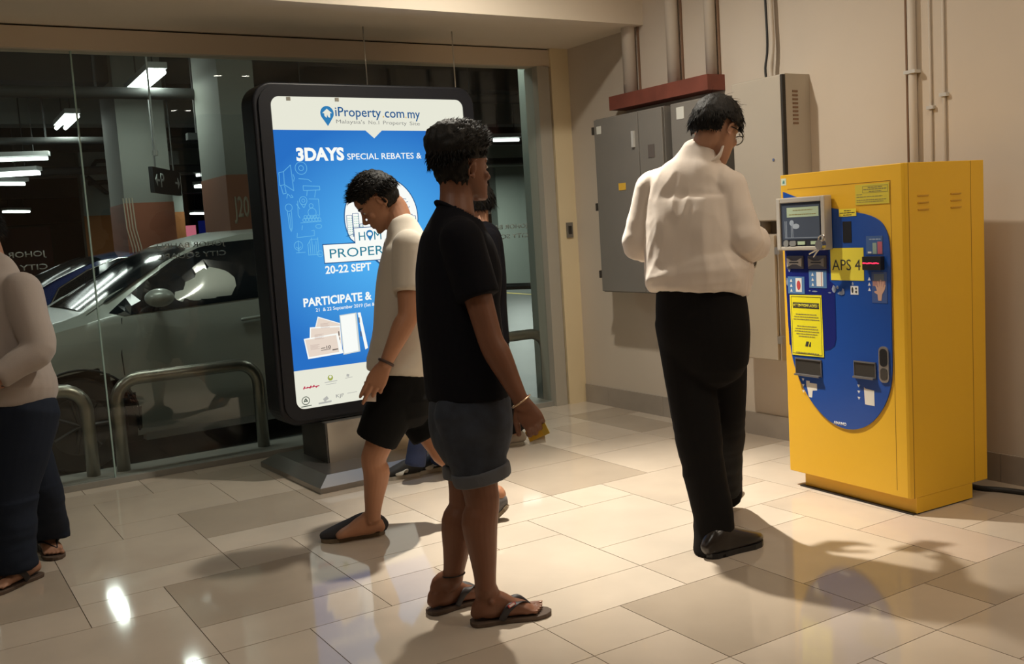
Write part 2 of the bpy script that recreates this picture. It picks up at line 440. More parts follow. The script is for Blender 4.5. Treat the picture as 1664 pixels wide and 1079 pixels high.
obj('door_gap', bx(4.088, 4.112, 3.772, 3.785, 1.272, 2.04), SEAM, t, world=True)
b2 = B(); cyl(b2, (4.085, 3.85, 1.60), (4.092, 3.85, 1.60), 0.007); obj('lock', b2, mat('lock_steel', (0.35, 0.35, 0.4), rough=0.3, metal=1), t, world=True)
t = cabinet('electrical_cabinet', 'narrow beige wall cabinet with round vent, hanging lowest', 4.09, 3.86, 4.25, 0.50, 1.20, mat('cabinet_tan', (0.42, 0.36, 0.28), rough=0.5), [(3.865, 4.245)])
b2 = B()
for r in (0.045, 0.034, 0.023):
    pts = [V((4.086, 4.05+r*math.cos(a*PI/12), 1.06+r*math.sin(a*PI/12))) for a in range(25)]
    bar(b2, pts, 0.003, 6)
obj('round_vent', b2, SEAM, t, world=True)
for zz in (0.60, 1.09): obj('hinge', bx(4.08, 4.12, 3.825, 3.86, zz, zz+0.04), mat('hinge_steel', (0.4, 0.36, 0.3), rough=0.4, metal=0.6), t, world=True)
for y_, w_ in ((3.93, 'nearer the pay machine'), (4.08, 'nearer the man in white')): tag(obj('cable_duct', cyl(B(), (4.25, y_, 1.20), (4.25, y_, 1.27), 0.03), PIPE, smooth=True), 'short painted pipe joining the two beige cabinets, ' + w_, 'pipe')
# small push plate on the pilaster
t = thing('exit_switch', 'small grey steel switch plate on the cream pilaster', 'switch', (4.225, 5.985, 1.28))
obj('plate', bx(4.20, 4.255, 5.975, 5.985, 1.225, 1.335), mat('switch_steel', (0.28, 0.26, 0.23), rough=0.4, metal=0.6), t, world=True)
obj('button', bx(4.215, 4.24, 5.968, 5.975, 1.25, 1.31), SEAM, t, world=True)

# ================================================================== PAY MACHINE
YEL = mat('machine_yellow', (0.82, 0.47, 0.030), rough=0.42, spec=0.4, bump=0.02, bscale=120)
BLUE = mat('machine_blue', (0.015, 0.075, 0.36), rough=0.25, spec=0.5)
BLUED = mat('machine_blue_dark', (0.012, 0.02, 0.17), rough=0.25)
BLK = mat('black_plastic', (0.012, 0.012, 0.014), rough=0.35)
STEEL = mat('brushed_steel', (0.55, 0.53, 0.50), rough=0.3, metal=0.9)
WHT = mat('print_white', (0.80, 0.80, 0.78), rough=0.5)
PYEL = mat('paper_yellow', (0.80, 0.68, 0.06), rough=0.45)
INK = mat('print_ink', (0.03, 0.03, 0.03), rough=0.6)
INKG = mat('print_ink_grey', (0.25, 0.22, 0.08), rough=0.6)
aM = math.radians(2.6)
mo = (3.612-0.035*math.cos(aM), 2.99+0.035*math.sin(aM), 0)
MT = thing('pay_machine', 'tall yellow and blue parking pay machine', 'machine', mo, math.atan2(-math.cos(aM), -math.sin(aM)))
WL, WR, DEP, ZB, ZT = -0.358, 0.347, 0.505, 0.073, 1.490
b2 = B()
r = 0.018   # softened front corner on the right
prof = [(WL+0.004, 0.0), (WR-r, 0.0), (WR-r*0.3, r*0.3), (WR, r), (WR, DEP), (WL, DEP), (WL, 0.004)]
a_ = [b2.verts.new((x, y, ZB)) for x, y in prof]; c_ = [b2.verts.new((x, y, ZT)) for x, y in prof]
b2.faces.new(a_); b2.faces.new(c_)
for i in range(len(prof)): b2.faces.new((a_[i], a_[(i+1) % len(prof)], c_[(i+1) % len(prof)], c_[i]))
body = bevel(obj('body', b2, YEL, MT), 0.003)
obj('plinth', bx(WL+0.068, WR-0.001, 0.034, 0.40, 0.006, ZB), YEL, MT)
obj('base_plate', bx(WL+0.05, WR-0.005, 0.015, 0.38, 0.0, 0.0055), BLK, MT)
# seams on the side and front
b2 = B()
box(b2, WR-0.001, WR+0.0006, 0.0195, 0.0225, ZB, ZT-0.002)
box(b2, WR-0.001, WR+0.0006, 0.415, 0.4175, ZB, ZT-0.002)
obj('side_seam', b2, mat('seam_brown', (0.25, 0.11, 0.01), rough=0.7), MT)
for y0 in (0.075, 0.283):
    b2 = B()
    for k in range(3): box(b2, WR-0.001, WR+0.004, y0, y0+0.068, 1.292+k*0.029, 1.297+k*0.029)
    obj('side_louvre', b2, mat('louvre_orange', (0.62, 0.33, 0.03), rough=0.5), MT)
b2 = B(); box(b2, -0.312, 0.275, -0.0006, 0.001, 1.4215, 1.4235); box(b2, 0.2735, 0.2755, -0.0006, 0.001, 0.10, 1.4235)
obj('door_seam', b2, MATS['seam_brown'], MT)
# blue fascia
def curve2(pts, n=8):
    P, R_ = catmull([V((a, 0, b)) for a, b in pts], [(1, 1)]*len(pts), n); return [(p.x, p.z) for p in P]
right = curve2([(-0.123, 1.338), (0.0, 1.315), (0.087, 1.300), (0.16, 1.284), (0.215, 1.26), (0.247, 1.225), (0.265, 1.17), (0.270, 1.09)])
low = curve2([(0.268, 0.64), (0.258, 0.555), (0.225, 0.47), (0.165, 0.393), (0.09, 0.345), (0.0, 0.330), (-0.09, 0.352), (-0.17, 0.405), (-0.235, 0.475), (-0.285, 0.56), (-0.315, 0.65), (-0.330, 0.78)])
outline = [(-0.336, 1.412)] + right + low + [(-0.336, 1.0)]
fascia = obj('blue_fascia', prism(B(), outline, -0.006, 0.0), BLUE, MT)
cut = [(-0.333, 1.36), (0.0, 1.30), (-0.02, 0.74)] + [(-0.02-0.05*(1-math.cos(a*PI/16)), 0.74-0.05*math.sin(a*PI/16)) for a in range(1, 9)] + [(-0.325, 0.69)]
obj('money_door', prism(B(), [(-0.333, 1.36), (-0.20, 1.335), (-0.066, 1.318), (-0.066, 1.0), (-0.035, 0.98), (-0.035, 0.74), (-0.045, 0.705), (-0.075, 0.685), (-0.12, 0.678), (-0.325, 0.69), (-0.333, 1.0)], -0.0075, -0.006), BLUED, MT)
# clear screen guard with steel frame
sg = obj('screen_guard', prism(B(), rrect(-0.328, -0.045, 1.146, 1.376, 0.008), -0.05, -0.008), mat('guard_dark', (0.035, 0.035, 0.04), rough=0.2), MT)
fr = B()
FR = mat('guard_frame', (0.55, 0.50, 0.42), rough=0.35, metal=0.3)
box(fr, -0.334, -0.310, -0.056, -0.008, 1.14, 1.382); box(fr, -0.060, -0.038, -0.056, -0.008, 1.14, 1.382)
box(fr, -0.310, -0.060, -0.056, -0.008, 1.358, 1.382); box(fr, -0.310, -0.060, -0.056, -0.008, 1.14, 1.158)
bevel(obj('guard_frame', fr, FR, sg), 0.004)
obj('screen', bx(-0.298, -0.072, -0.0515, -0.050, 1.19, 1.345), mat('screen_glass', (0.03, 0.035, 0.045), rough=0.12, spec=0.8, emit=(0.10, 0.11, 0.13), es=0.35), sg)
obj('screen_note', bx(-0.268, -0.075, -0.053, -0.0515, 1.292, 1.336), mat('note_green', (0.42, 0.52, 0.36), rough=0.5), sg)
for pts in (circ(-0.277, 1.172, 0.016), rrect(-0.255, -0.215, 1.160, 1.184, 0.011)): obj('button', prism(B(), pts, -0.056, -0.0515), mat('button_grey', (0.22, 0.22, 0.21), rough=0.4), sg)
for a in (-0.205, -0.125): obj('button_label', bx(a, a+0.045, -0.054, -0.0515, 1.166, 1.181), MATS['note_green'], sg)
b2 = B()
for a, z0, z1 in ((-0.283, 1.20, 1.275), (-0.274, 1.20, 1.275), (-0.245, 1.20, 1.272), (-0.236, 1.20, 1.268)): box(b2, a, a+0.0025, -0.0525, -0.0515, z0, z1)
prism(b2, circ(-0.240, 1.266, 0.013), -0.0525, -0.0515); prism(b2, circ(-0.215, 1.25, 0.022, 0.012), -0.0523, -0.0515); box(b2, -0.285, -0.08, -0.0525, -0.0515, 1.197, 1.199)
obj('screen_picture', b2, mat('screen_line', (0.25, 0.28, 0.32), emit=(0.3, 0.34, 0.38), es=0.25), sg)
for zz in (1.20, 1.31): obj('hinge', cyl(B(), (-0.336, -0.045, zz), (-0.336, -0.045, zz+0.02), 0.006, 10), STEEL, sg)
pl_ = B(); cyl(pl_, (-0.048, -0.062, 1.165), (-0.048, -0.085, 1.165), 0.022, 20)
pad = obj('padlock', pl_, mat('padlock_steel', (0.62, 0.56, 0.48), rough=0.25, metal=0.9), sg, smooth=False)
b2 = B(); tube(b2, [(-0.055, -0.075, 1.15), (-0.085, -0.078, 1.135), (-0.11, -0.08, 1.125)], [0.005, 0.004, 0.0035], n=8); obj('padlock_key', b2, pad.data.materials[0], sg, smooth=True); b2 = B(); tube(b2, [(-0.05, -0.078, 1.15), (-0.07, -0.08, 1.128), (-0.085, -0.08, 1.112)], [0.005, 0.004, 0.0035], n=8)
obj('padlock_key', b2, pad.data.materials[0], sg, smooth=True); b2 = B()
tube(b2, [(-0.035, -0.075, 1.18), (-0.025, -0.075, 1.205), (-0.06, -0.07, 1.20), (-0.062, -0.07, 1.18)], [0.004]*4, n=8)
obj('padlock_shackle', b2, pad.data.materials[0], sg, smooth=True)
# notices
NOTE_ON_SCREEN = True
def notice(name, x0, x1, z0, z1, m, y=-0.0015, tilt=0.0, thick=0.0015):
    bq = bx(x0, x1, y-thick, y, z0, z1)
    if tilt: bmesh.ops.rotate(bq, verts=bq.verts, cent=((x0+x1)/2, y, (z0+z1)/2), matrix=Matrix.Rotation(tilt, 3, 'Y'))
    return obj(name, bq, m, MT)
def lines(parent, x0, x1, zs, h, y, m, words):
    """rows of print too small to read: word-length dashes"""
    rr = random.Random(5); bq = B()
    for k, z in enumerate(zs):
        a = x0[k % len(x0)]; b_ = x1[k % len(x1)]
        while a < b_:
            w = min(rr.uniform(0.006, 0.018), b_-a); box(bq, a, a+w, y-0.0004, y, z, z+h*0.75); a += w+0.0025
    obj('small_print', bq, m, parent)
lines(sg, [-0.23, -0.255], [-0.11, -0.09], [1.321, 1.302], 0.005, -0.0531, INKG, [])
n1 = notice('instruction_notice', 0.091, 0.270, 1.329, 1.416, mat('paper_yellow_old', (0.68, 0.55, 0.05), rough=0.5))
b2 = B(); 
for (a, b_, c, d) in ((0.131, 0.264, 1.406, 1.4075), (0.131, 0.264, 1.378, 1.3795), (0.131, 0.1325, 1.378, 1.4075), (0.2625, 0.264, 1.378, 1.4075)): box(b2, a, b_, -0.0035, -0.003, c, d)
obj('notice_frame', b2, INKG, n1)
lines(n1, [0.16, 0.136, 0.165], [0.235, 0.258, 0.23], [1.399, 1.391, 1.382], 0.005, -0.0032, INKG, ['PARKING FEES', 'EXIT WITHIN 15 MINUTES', 'OF PAYMENT'])
lines(n1, [0.098, 0.098, 0.098, 0.098], [0.13, 0.235, 0.255, 0.24], [1.371, 1.361, 1.347, 1.339], 0.004, -0.0032, INKG, ['NOTICE', 'PLEASE KEEP YOUR TICKET WITH YOU', 'LOST TICKET WILL BE CHARGED THE FULL RATE', 'SUBJECT TO TERMS AND CONDITIONS'])
n2 = notice('small_notice', 0.001, 0.097, 1.283, 1.316, mat('paper_yellow_small', (0.85, 0.70, 0.05), rough=0.5), y=-0.006)
lines(n2, [0.03, 0.008, 0.025], [0.068, 0.09, 0.072], [1.306, 1.297, 1.288], 0.004, -0.0078, INK, ['PLEASE', 'INSERT ONE BY ONE', 'THANK YOU'])
obj('speaker_slot', bx(0.020, 0.068, -0.0075, -0.006, 1.168, 1.261), BLK, MT)
n3 = notice('number_notice', -0.055, 0.131, 1.002, 1.145, PYEL, y=-0.006)
text('APS 4', -0.046, 0.114, 1.047, 0.048, -0.0078, INK, n3, 'number_text', thick=0.0004)
n4 = notice('attention_notice', -0.309, -0.112, 0.645, 0.930, mat('paper_yellow_bright', (0.86, 0.76, 0.02), rough=0.45), y=-0.0075, tilt=math.radians(-1.0))
n4m = MATS['paper_yellow_bright']
b2 = B()
for (a, b_, c, d) in ((-0.302, -0.119, 0.920, 0.922), (-0.302, -0.119, 0.652, 0.654), (-0.302, -0.3005, 0.652, 0.922), (-0.1205, -0.119, 0.652, 0.922)): box(b2, a, b_, -0.0096, -0.009, c, d)
obj('notice_frame', b2, INK, n4)
obj('headline_band', bx(-0.292, -0.130, -0.0098, -0.009, 0.868, 0.894), INK, n4)
text('ATTENTION LADIES !', -0.289, -0.133, 0.8745, 0.013, -0.0101, mat('headline_yellow', (0.86, 0.76, 0.05)), n4, 'headline_text', bold=0.02, thick=0.0003)
lines(n4, [-0.275, -0.285, -0.29, -0.27, -0.28, -0.285, -0.275, -0.262, -0.28], [-0.145, -0.135, -0.13, -0.148, -0.14, -0.135, -0.143, -0.16, -0.138], [0.838, 0.826, 0.814, 0.782, 0.770, 0.758, 0.746, 0.734, 0.657], 0.0048, -0.0097, INKG, ['Please use the ladies parking bays', 'located near the lift lobby and the', 'entrance for your own convenience and', 'safety as these bays are monitored', 'by our security staff at all times of', 'the day and our security officers are', 'happy to escort you to your car at', 'any time you need help', 'THANK YOU FOR PARKING WITH US'])
b2 = B(); prism(b2, [(-0.222, 0.690), (-0.214, 0.713), (-0.198, 0.713), (-0.206, 0.690)], -0.0098, -0.009); prism(b2, [(-0.200, 0.690), (-0.191, 0.711), (-0.186, 0.711), (-0.188, 0.690)], -0.0098, -0.009)
obj('emblem', b2, INK, n4)
# coin and note slots
def bowtie(cx, cz, w, h): return [(cx-w, cz+h), (cx-w*.35, cz+h*.35), (cx+w*.35, cz+h*.35), (cx+w, cz+h), (cx+w, cz-h), (cx+w*.35, cz-h*.45), (cx-w*.35, cz-h*.45), (cx-w, cz-h)]
for nm, cx, w, m1 in (('coin_slot', -0.268, 0.045, mat('slot_chrome', (0.62, 0.58, 0.52), rough=0.35, metal=0.2)), ('card_slot', -0.132, 0.047, mat('slot_bronze', (0.30, 0.27, 0.23), rough=0.35, metal=0.3))):
    s_ = obj(nm, prism(B(), rrect(cx-w-0.008, cx+w+0.008, 1.052, 1.112, 0.004), -0.012, -0.0075), mat('slot_frame', (0.10, 0.10, 0.13), rough=0.4), MT)
    obj('slot_plate', prism(B(), bowtie(cx, 1.082, w, 0.020), -0.019, -0.012), m1, s_)
    obj('slot_opening', bx(cx-w*.65, cx+w*.65, -0.0195, -0.019, 1.079, 1.085), BLK, s_)
SCK = mat('sticker_blue', (0.10, 0.22, 0.44), rough=0.35)
def arrows(parent, x, zs, up=True, s=0.011, y=-0.0095):
    for z in zs:
        bq = prism(B(), [(x-s*.75, z), (x+s*.75, z), (x, z+s*1.5)] if up else [(x-s*.75, z+s*1.3), (x+s*.75, z+s*1.3), (x, z)], y-0.0006, y)
        obj('arrow', bq, WHT, parent)
c1 = notice('coin_sticker', -0.320, -0.215, 0.935, 1.015, SCK, y=-0.0075)
arrows(c1, -0.298, [0.944, 0.967, 0.990], s=0.010)
b2 = bx(-0.270, -0.232, -0.0098, -0.009, 0.944, 1.008); obj('ticket_print', b2, WHT, c1)
b2 = B(); prism(b2, circ(-0.251, 0.975, 0.012, 0.022), -0.0103, -0.0098); obj('ticket_mark', b2, mat('print_red', (0.55, 0.06, 0.06)), c1)
c2 = notice('card_sticker', -0.186, -0.080, 0.965, 1.045, SCK, y=-0.0075)
arrows(c2, -0.163, [0.974, 0.997, 1.020], s=0.010)
obj('ticket_print', bx(-0.140, -0.100, -0.0098, -0.009, 0.973, 1.038), WHT, c2)
obj('ticket_stripe', bx(-0.112, -0.108, -0.0102, -0.0098, 0.973, 1.038), mat('print_pale_red', (0.6, 0.3, 0.25)), c2)
c3 = notice('banknote_sticker', 0.147, 0.235, 1.115, 1.195, mat('sticker_blue_dim', (0.06, 0.13, 0.33), rough=0.35), y=-0.006)
obj('note_print', bx(0.182, 0.203, -0.0085, -0.0075, 1.118, 1.165), mat('print_sage', (0.30, 0.40, 0.34)), c3)
obj('note_print', bx(0.208, 0.232, -0.0085, -0.0075, 1.118, 1.170), mat('print_rose', (0.50, 0.12, 0.16)), c3)
obj('note_print', bx(0.156, 0.175, -0.0085, -0.0075, 1.120, 1.128), WHT, c3)
lines(c3, [0.165], [0.225], [1.178], 0.006, -0.0078, mat('print_pale_blue', (0.35, 0.45, 0.6)), [])
rs = obj('banknote_reader', prism(B(), rrect(0.143, 0.240, 1.050, 1.108, 0.004), -0.03, -0.006), BLK, MT)
b2 = B()
for k in range(9): box(b2, 0.146+k*0.0095, 0.1555+k*0.0095, -0.0308, -0.030, 1.077+0.0012*math.sin(k*2), 1.082+0.0012*math.sin(k*2+1))
obj('reader_light', b2, glow('red_led', (1.0, 0.03, 0.08), 2.2), rs)
c4 = notice('hand_sticker', 0.172, 0.252, 0.908, 1.040, mat('sticker_blue_mid', (0.06, 0.11, 0.30), rough=0.35), y=-0.006)
arrows(c4, 0.158, [0.958, 0.981, 1.004], s=0.010, y=-0.006)
obj('hand_print', prism(B(), [(0.205, 0.918), (0.222, 0.918), (0.226, 0.945), (0.240, 0.965), (0.246, 0.985), (0.241, 0.988), (0.232, 0.972), (0.236, 1.0), (0.231, 1.003), (0.224, 0.978), (0.223, 1.008), (0.217, 1.008), (0.215, 0.978), (0.208, 1.003), (0.202, 1.001), (0.206, 0.972), (0.196, 0.985), (0.191, 0.982), (0.200, 0.960), (0.186, 0.958), (0.186, 0.952), (0.202, 0.945)], -0.0085, -0.0075), mat('print_skin', (0.62, 0.38, 0.28)), c4)
obj('note_print', bx(0.184, 0.238, -0.0083, -0.0075, 1.003, 1.032), mat('print_slate', (0.15, 0.18, 0.22)), c4)
obj('note_print', bx(0.178, 0.244, -0.0081, -0.0075, 0.980, 1.003), mat('print_salmon', (0.42, 0.22, 0.2)), c4)
c5 = notice('phone_sticker', 0.055, 0.098, 0.940, 0.978, WHT, y=-0.006)
b2 = B(); prism(b2, circ(0.066, 0.960, 0.005, 0.013), -0.0083, -0.0075); prism(b2, circ(0.086, 0.967, 0.005), -0.0083, -0.0075); prism(b2, circ(0.086, 0.952, 0.005, 0.006), -0.0083, -0.0075)
obj('phone_print', b2, INK, c5)
# torn sticker remains (bits of old film)
b2 = B()
for (a, z, w, h) in ((-0.04, 0.962, 0.012, 0.018), (-0.02, 0.97, 0.008, 0.008), (0.0, 0.944, 0.02, 0.008), (0.012, 0.952, 0.008, 0.014), (-0.065, 0.945, 0.010, 0.003), (-0.155, 0.949, 0.018, 0.003), (-0.185, 0.951, 0.006, 0.003), (0.068, 0.988, 0.005, 0.007), (-0.31, 1.05, 0.008, 0.014), (-0.325, 0.99, 0.006, 0.02)):
    b2 = prism(B(), [(a-w, z), (a-w*.3, z+h), (a+w*.5, z+h*.7), (a+w, z-h*.3), (a+w*.2, z-h), (a-w*.7, z-h*.6)], -0.0083, -0.006)
    obj('sticker_remains', b2, mat('torn_film', (0.28, 0.33, 0.45), rough=0.5), MT)
# outlets
DARKW = mat('outlet_dark', (0.045, 0.040, 0.035), rough=0.3)
for nm, x0, x1, z0, z1 in (('change_outlet', -0.283, -0.129, 0.552, 0.632), ('receipt_outlet', 0.068, 0.181, 0.575, 0.648)):
    o_ = obj(nm, bx(x0, x1, -0.010, -0.006, z0, z1), DARKW, MT)
    bq = B(); box(bq, x0, x1, -0.026, -0.010, z0-0.002, z0+0.006); box(bq, x0-0.004, x0, -0.012, -0.006, z0, z1); box(bq, x1, x1+0.003, -0.012, -0.006, z0, z1); box(bq, x0, x1, -0.014, -0.01, z1-0.006, z1)
    obj('outlet_lip', bq, mat('outlet_steel', (0.28, 0.27, 0.27), rough=0.35, metal=0.7), o_)
ch = obj('coin_outlet', prism(B(), rrect(0.202, 0.254, 0.565, 0.722, 0.022), -0.012, -0.006), STEEL, MT)
obj('coin_outlet_cup', prism(B(), rrect(0.209, 0.247, 0.635, 0.712, 0.017), -0.014, -0.012), BLK, ch)
obj('coin_outlet_cup', prism(B(), rrect(0.211, 0.246, 0.575, 0.628, 0.014), -0.014, -0.012), mat('cup_grey', (0.12, 0.11, 0.10), rough=0.25, metal=0.6), ch)
arrows(MT, -0.246, [0.522-0.055, 0.522-0.027, 0.522], up=False, s=0.010, y=-0.006)
arrows(MT, 0.085, [0.528-0.055, 0.528-0.027, 0.528], up=False, s=0.010, y=-0.006)
obj('receipt_picture', prism(B(), [(-0.226, 0.527), (-0.205, 0.527), (-0.205, 0.518), (-0.160, 0.518), (-0.160, 0.487), (-0.188, 0.483), (-0.192, 0.450), (-0.212, 0.450), (-0.218, 0.483), (-0.226, 0.505)], -0.0068, -0.006), mat('print_cream', (0.78, 0.74, 0.66)), MT)
obj('ticket_picture', prism(B(), [(0.114, 0.533), (0.124, 0.527), (0.170, 0.524), (0.170, 0.455), (0.118, 0.457)], -0.0068, -0.006), MATS['print_cream'], MT)
text('AMANO', -0.066, 0.009, 0.344, 0.013, -0.006, WHT, MT, 'maker_lettering', bold=0.03, thick=0.0006)
o_ = obj('corner_sticker', bx(-0.350, -0.318, -0.001, 0.0, 1.442, 1.474), mat('sticker_mint', (0.65, 0.75, 0.6)), MT)
obj('sticker_mark', prism(B(), [(-0.341, 1.450), (-0.327, 1.450), (-0.328, 1.462), (-0.332, 1.466), (-0.339, 1.460)], -0.0016, -0.001), mat('mark_teal', (0.12, 0.3, 0.28)), o_)

# floor cable behind the machine
b2 = B(); tube(b2, [(4.26, 2.95, 0.02), (4.15, 2.80, 0.014), (4.10, 2.70, 0.012), (4.14, 2.60, 0.012), (4.17, 2.48, 0.012), (4.19, 2.3, 0.012), (4.20, 2.0, 0.012)], [0.012]*7, n=10)
tag(obj('power_cable', b2, MATS['black_cable'], smooth=True), 'thick black cable lying on the floor right of the pay machine', 'cable')

# recessed downlights (their reflections show in the glass)
LED = glow('downlight_glow', (1.0, 0.92, 0.78), 30.0)
for k, (x, y) in enumerate(DOWN):
    t = thing('downlight', ['round recessed ceiling spot above the bright pool on the floor', 'round ceiling spot mirrored in the glass, left of the near pair', 'round ceiling spot mirrored in the glass, right of the near pair', 'round ceiling spot mirrored in the glass, left of the far pair', 'round ceiling spot mirrored in the glass, right of the far pair'][k], 'ceiling light', (x, y, CEIL))
    b2 = B(); 
    ro_, ri_ = 0.065, 0.045; n = 28
    A_ = [[b2.verts.new((r_*math.cos(2*PI*i/n), r_*math.sin(2*PI*i/n), z_)) for i in range(n)] for r_, z_ in ((ro_, 0), (ro_, -0.006), (ri_, -0.006), (ri_, 0))]
    for q in range(4):
        for i in range(n): b2.faces.new((A_[q][i], A_[q][(i+1) % n], A_[(q+1) % 4][(i+1) % n], A_[(q+1) % 4][i]))
    obj('trim_ring', b2, STEEL, t, smooth=True)
    b2 = B(); cyl(b2, (0, 0, -0.003), (0, 0, -0.0005), ri_-0.002, 28); obj('diffuser', b2, LED, t)
# ================================================================== LIGHT BOX KIOSK
KB = mat('kiosk_black', (0.008, 0.009, 0.013), rough=0.45, spec=0.35)
KX, KY = 2.425, 5.30
KT = thing('advertising_light_box', 'tall black advertising light box with lit blue poster on steel foot', 'light box', (KX, KY, 0), math.radians(2.0))
def k2(x): return x-KX
fr = obj('frame', prism(B(), rrect(-0.700, 0.690, 0.305, 2.185, 0.115, 8), 0.012, 0.20), KB, KT); bevel(fr, 0.012, 3)
fr2 = B()   # raised rim around the poster
outer = rrect(-0.672, 0.662, 0.330, 2.162, 0.10, 8); inner = rrect(-0.604, 0.604, 0.395, 2.108, 0.05, 8)
a0 = [fr2.verts.new((x, 0.0, z)) for x, z in outer]; a1 = [fr2.verts.new((x, 0.0, z)) for x, z in inner]
b0 = [fr2.verts.new((x, 0.02, z)) for x, z in outer]; b1 = [fr2.verts.new((x, 0.02, z)) for x, z in inner]
n = len(outer)
for i in range(n):
    j = (i+1) % n
    fr2.faces.new((a0[i], a0[j], a1[j], a1[i])); fr2.faces.new((b0[i], b1[i], b1[j], b0[j]))
    fr2.faces.new((a0[i], b0[i], b0[j], a0[j])); fr2.faces.new((a1[i], a1[j], b1[j], b1[i]))
obj('rim', fr2, KB, KT)
# backlit poster
ES = 1.0
def gl(name, c, s=ES): return glow(name, c, s)
PBLUE = bpy.data.materials.new('poster_blue'); PBLUE.use_nodes = True     # printed blue, paler towards the middle of the sheet
nt = PBLUE.node_tree; nt.nodes.clear()
tc = nt.nodes.new('ShaderNodeTexCoord'); mp = nt.nodes.new('ShaderNodeMapping'); mp.inputs['Location'].default_value = (-0.02, 0, -1.27); 
nt.links.new(tc.outputs['Object'], mp.inputs[0])
mp2 = nt.nodes.new('ShaderNodeMapping'); mp2.inputs['Scale'].default_value = (1.15, 0, 1.35); nt.links.new(mp.outputs[0], mp2.inputs[0])
ln = nt.nodes.new('ShaderNodeVectorMath'); ln.operation = 'LENGTH'; nt.links.new(mp2.outputs[0], ln.inputs[0])
cr = nt.nodes.new('ShaderNodeValToRGB'); nt.links.new(ln.outputs['Value'], cr.inputs[0])
cr.color_ramp.elements[0].position = 0.10; cr.color_ramp.elements[0].color = (0.09, 0.46, 0.92, 1)
cr.color_ramp.elements[1].position = 0.95; cr.color_ramp.elements[1].color = (0.022, 0.16, 0.55, 1)
em = nt.nodes.new('ShaderNodeEmission'); em.inputs[1].default_value = 1.0; nt.links.new(cr.outputs[0], em.inputs[0])
ou = nt.nodes.new('ShaderNodeOutputMaterial'); nt.links.new(em.outputs[0], ou.inputs[0])
PW = gl('poster_white', (0.80, 0.80, 0.68), 1.0)
PWB = gl('poster_white_bright', (0.95, 0.97, 0.93), 1.0)
NAVY = gl('poster_navy', (0.02, 0.10, 0.27)); PGREY = gl('poster_grey', (0.28, 0.28, 0.26)); TEAL = gl('poster_teal', (0.02, 0.20, 0.30))
PINKW = gl('poster_pinkish', (0.80, 0.68, 0.58)); PLINE = gl('poster_doodle', (0.15, 0.50, 0.80)); PSILV = gl('poster_silver', (0.62, 0.68, 0.66)); 
PINK = gl('poster_ink', (0.12, 0.10, 0.09)); POR = gl('poster_orange', (0.7, 0.45, 0.12)); PRED = gl('poster_red', (0.5, 0.03, 0.08)); PGRN = gl('poster_olive', (0.35, 0.40, 0.08)); PTG = gl('poster_green', (0.05, 0.45, 0.30))
pan = obj('poster', prism(B(), inner, 0.008, 0.0115), PBLUE, KT)
Y1 = 0.0075
def pp(name, pts, m, y=Y1, t=0.0006): return obj(name, prism(B(), [(k2(x), z) for x, z in pts], y-t, y), m, pan)
def ptx(s, x0, x1, z, h, m, y=Y1-0.001, bold=0.0, slope=0.0): return text(s, k2(x0), k2(x1), z, h, y, m, pan, 'poster_lettering', bold=bold, thick=0.0004, slope=slope)
hdr = [(x+KX, z) for x, z in inner if z > 1.99] 
hdr = [p for p in hdr]
pp('poster_header', [(KX+0.604, 1.922)] + hdr + [(KX-0.604, 1.930), (2.372, 1.926), (2.424, 1.882), (2.476, 1.926)][:2] + [(2.424, 1.882), (2.476, 1.926)], PW)
ftr = [(x+KX, z) for x, z in inner if z < 0.5]
pp('poster_footer', [(KX-0.604, 0.612)] + ftr + [(KX+0.604, 0.606)], PW)
# pin with a house
def pin(cx, cz, r, m, mw, y=Y1-0.0008):
    arc = circ(cx, cz, r, n=24, a0=-35, a1=215)
    pp('pin', arc + [(cx, cz-r*1.75)], m, y)
    hs = [(cx-r*.72, cz+r*.02), (cx, cz+r*.62), (cx+r*.72, cz+r*.02), (cx+r*.45, cz+r*.02), (cx+r*.42, cz-r*.62), (cx+r*.12, cz-r*.5), (cx, cz-r*.15), (cx-r*.12, cz-r*.62), (cx-r*.42, cz-r*.35), (cx-r*.45, cz+r*.02)]
    pp('pin_house', hs, mw, y-0.0007)
pin(2.145, 2.020, 0.040, gl('poster_pin_blue', (0.03, 0.20, 0.45)), PW)
ptx('iProperty', 2.194, 2.478, 2.005, 0.052, NAVY, bold=0.008, slope=-0.012)
ptx('.', 2.488, 2.496, 2.000, 0.052, POR, bold=0.01)
ptx('com', 2.502, 2.628, 2.000, 0.052, NAVY, bold=0.008, slope=-0.012)
ptx('.', 2.634, 2.642, 1.997, 0.052, POR, bold=0.01)
ptx('my', 2.650, 2.732, 1.997, 0.052, NAVY, bold=0.008, slope=-0.012)
ptx("Malaysia's", 2.196, 2.372, 1.966, 0.021, PGREY, slope=-0.02)
ptx("No.1", 2.395, 2.462, 1.962, 0.021, PGREY, slope=-0.02)
ptx("Property", 2.487, 2.640, 1.961, 0.021, PGREY, slope=-0.02)
ptx("Site", 2.660, 2.727, 1.957, 0.021, PGREY, slope=-0.02)
ptx('3DAYS', 1.944, 2.228, 1.764, 0.066, PWB, bold=0.045)
ptx('SPECIAL REBATES &', 2.246, 2.722, 1.764, 0.034, PWB, bold=0.006)
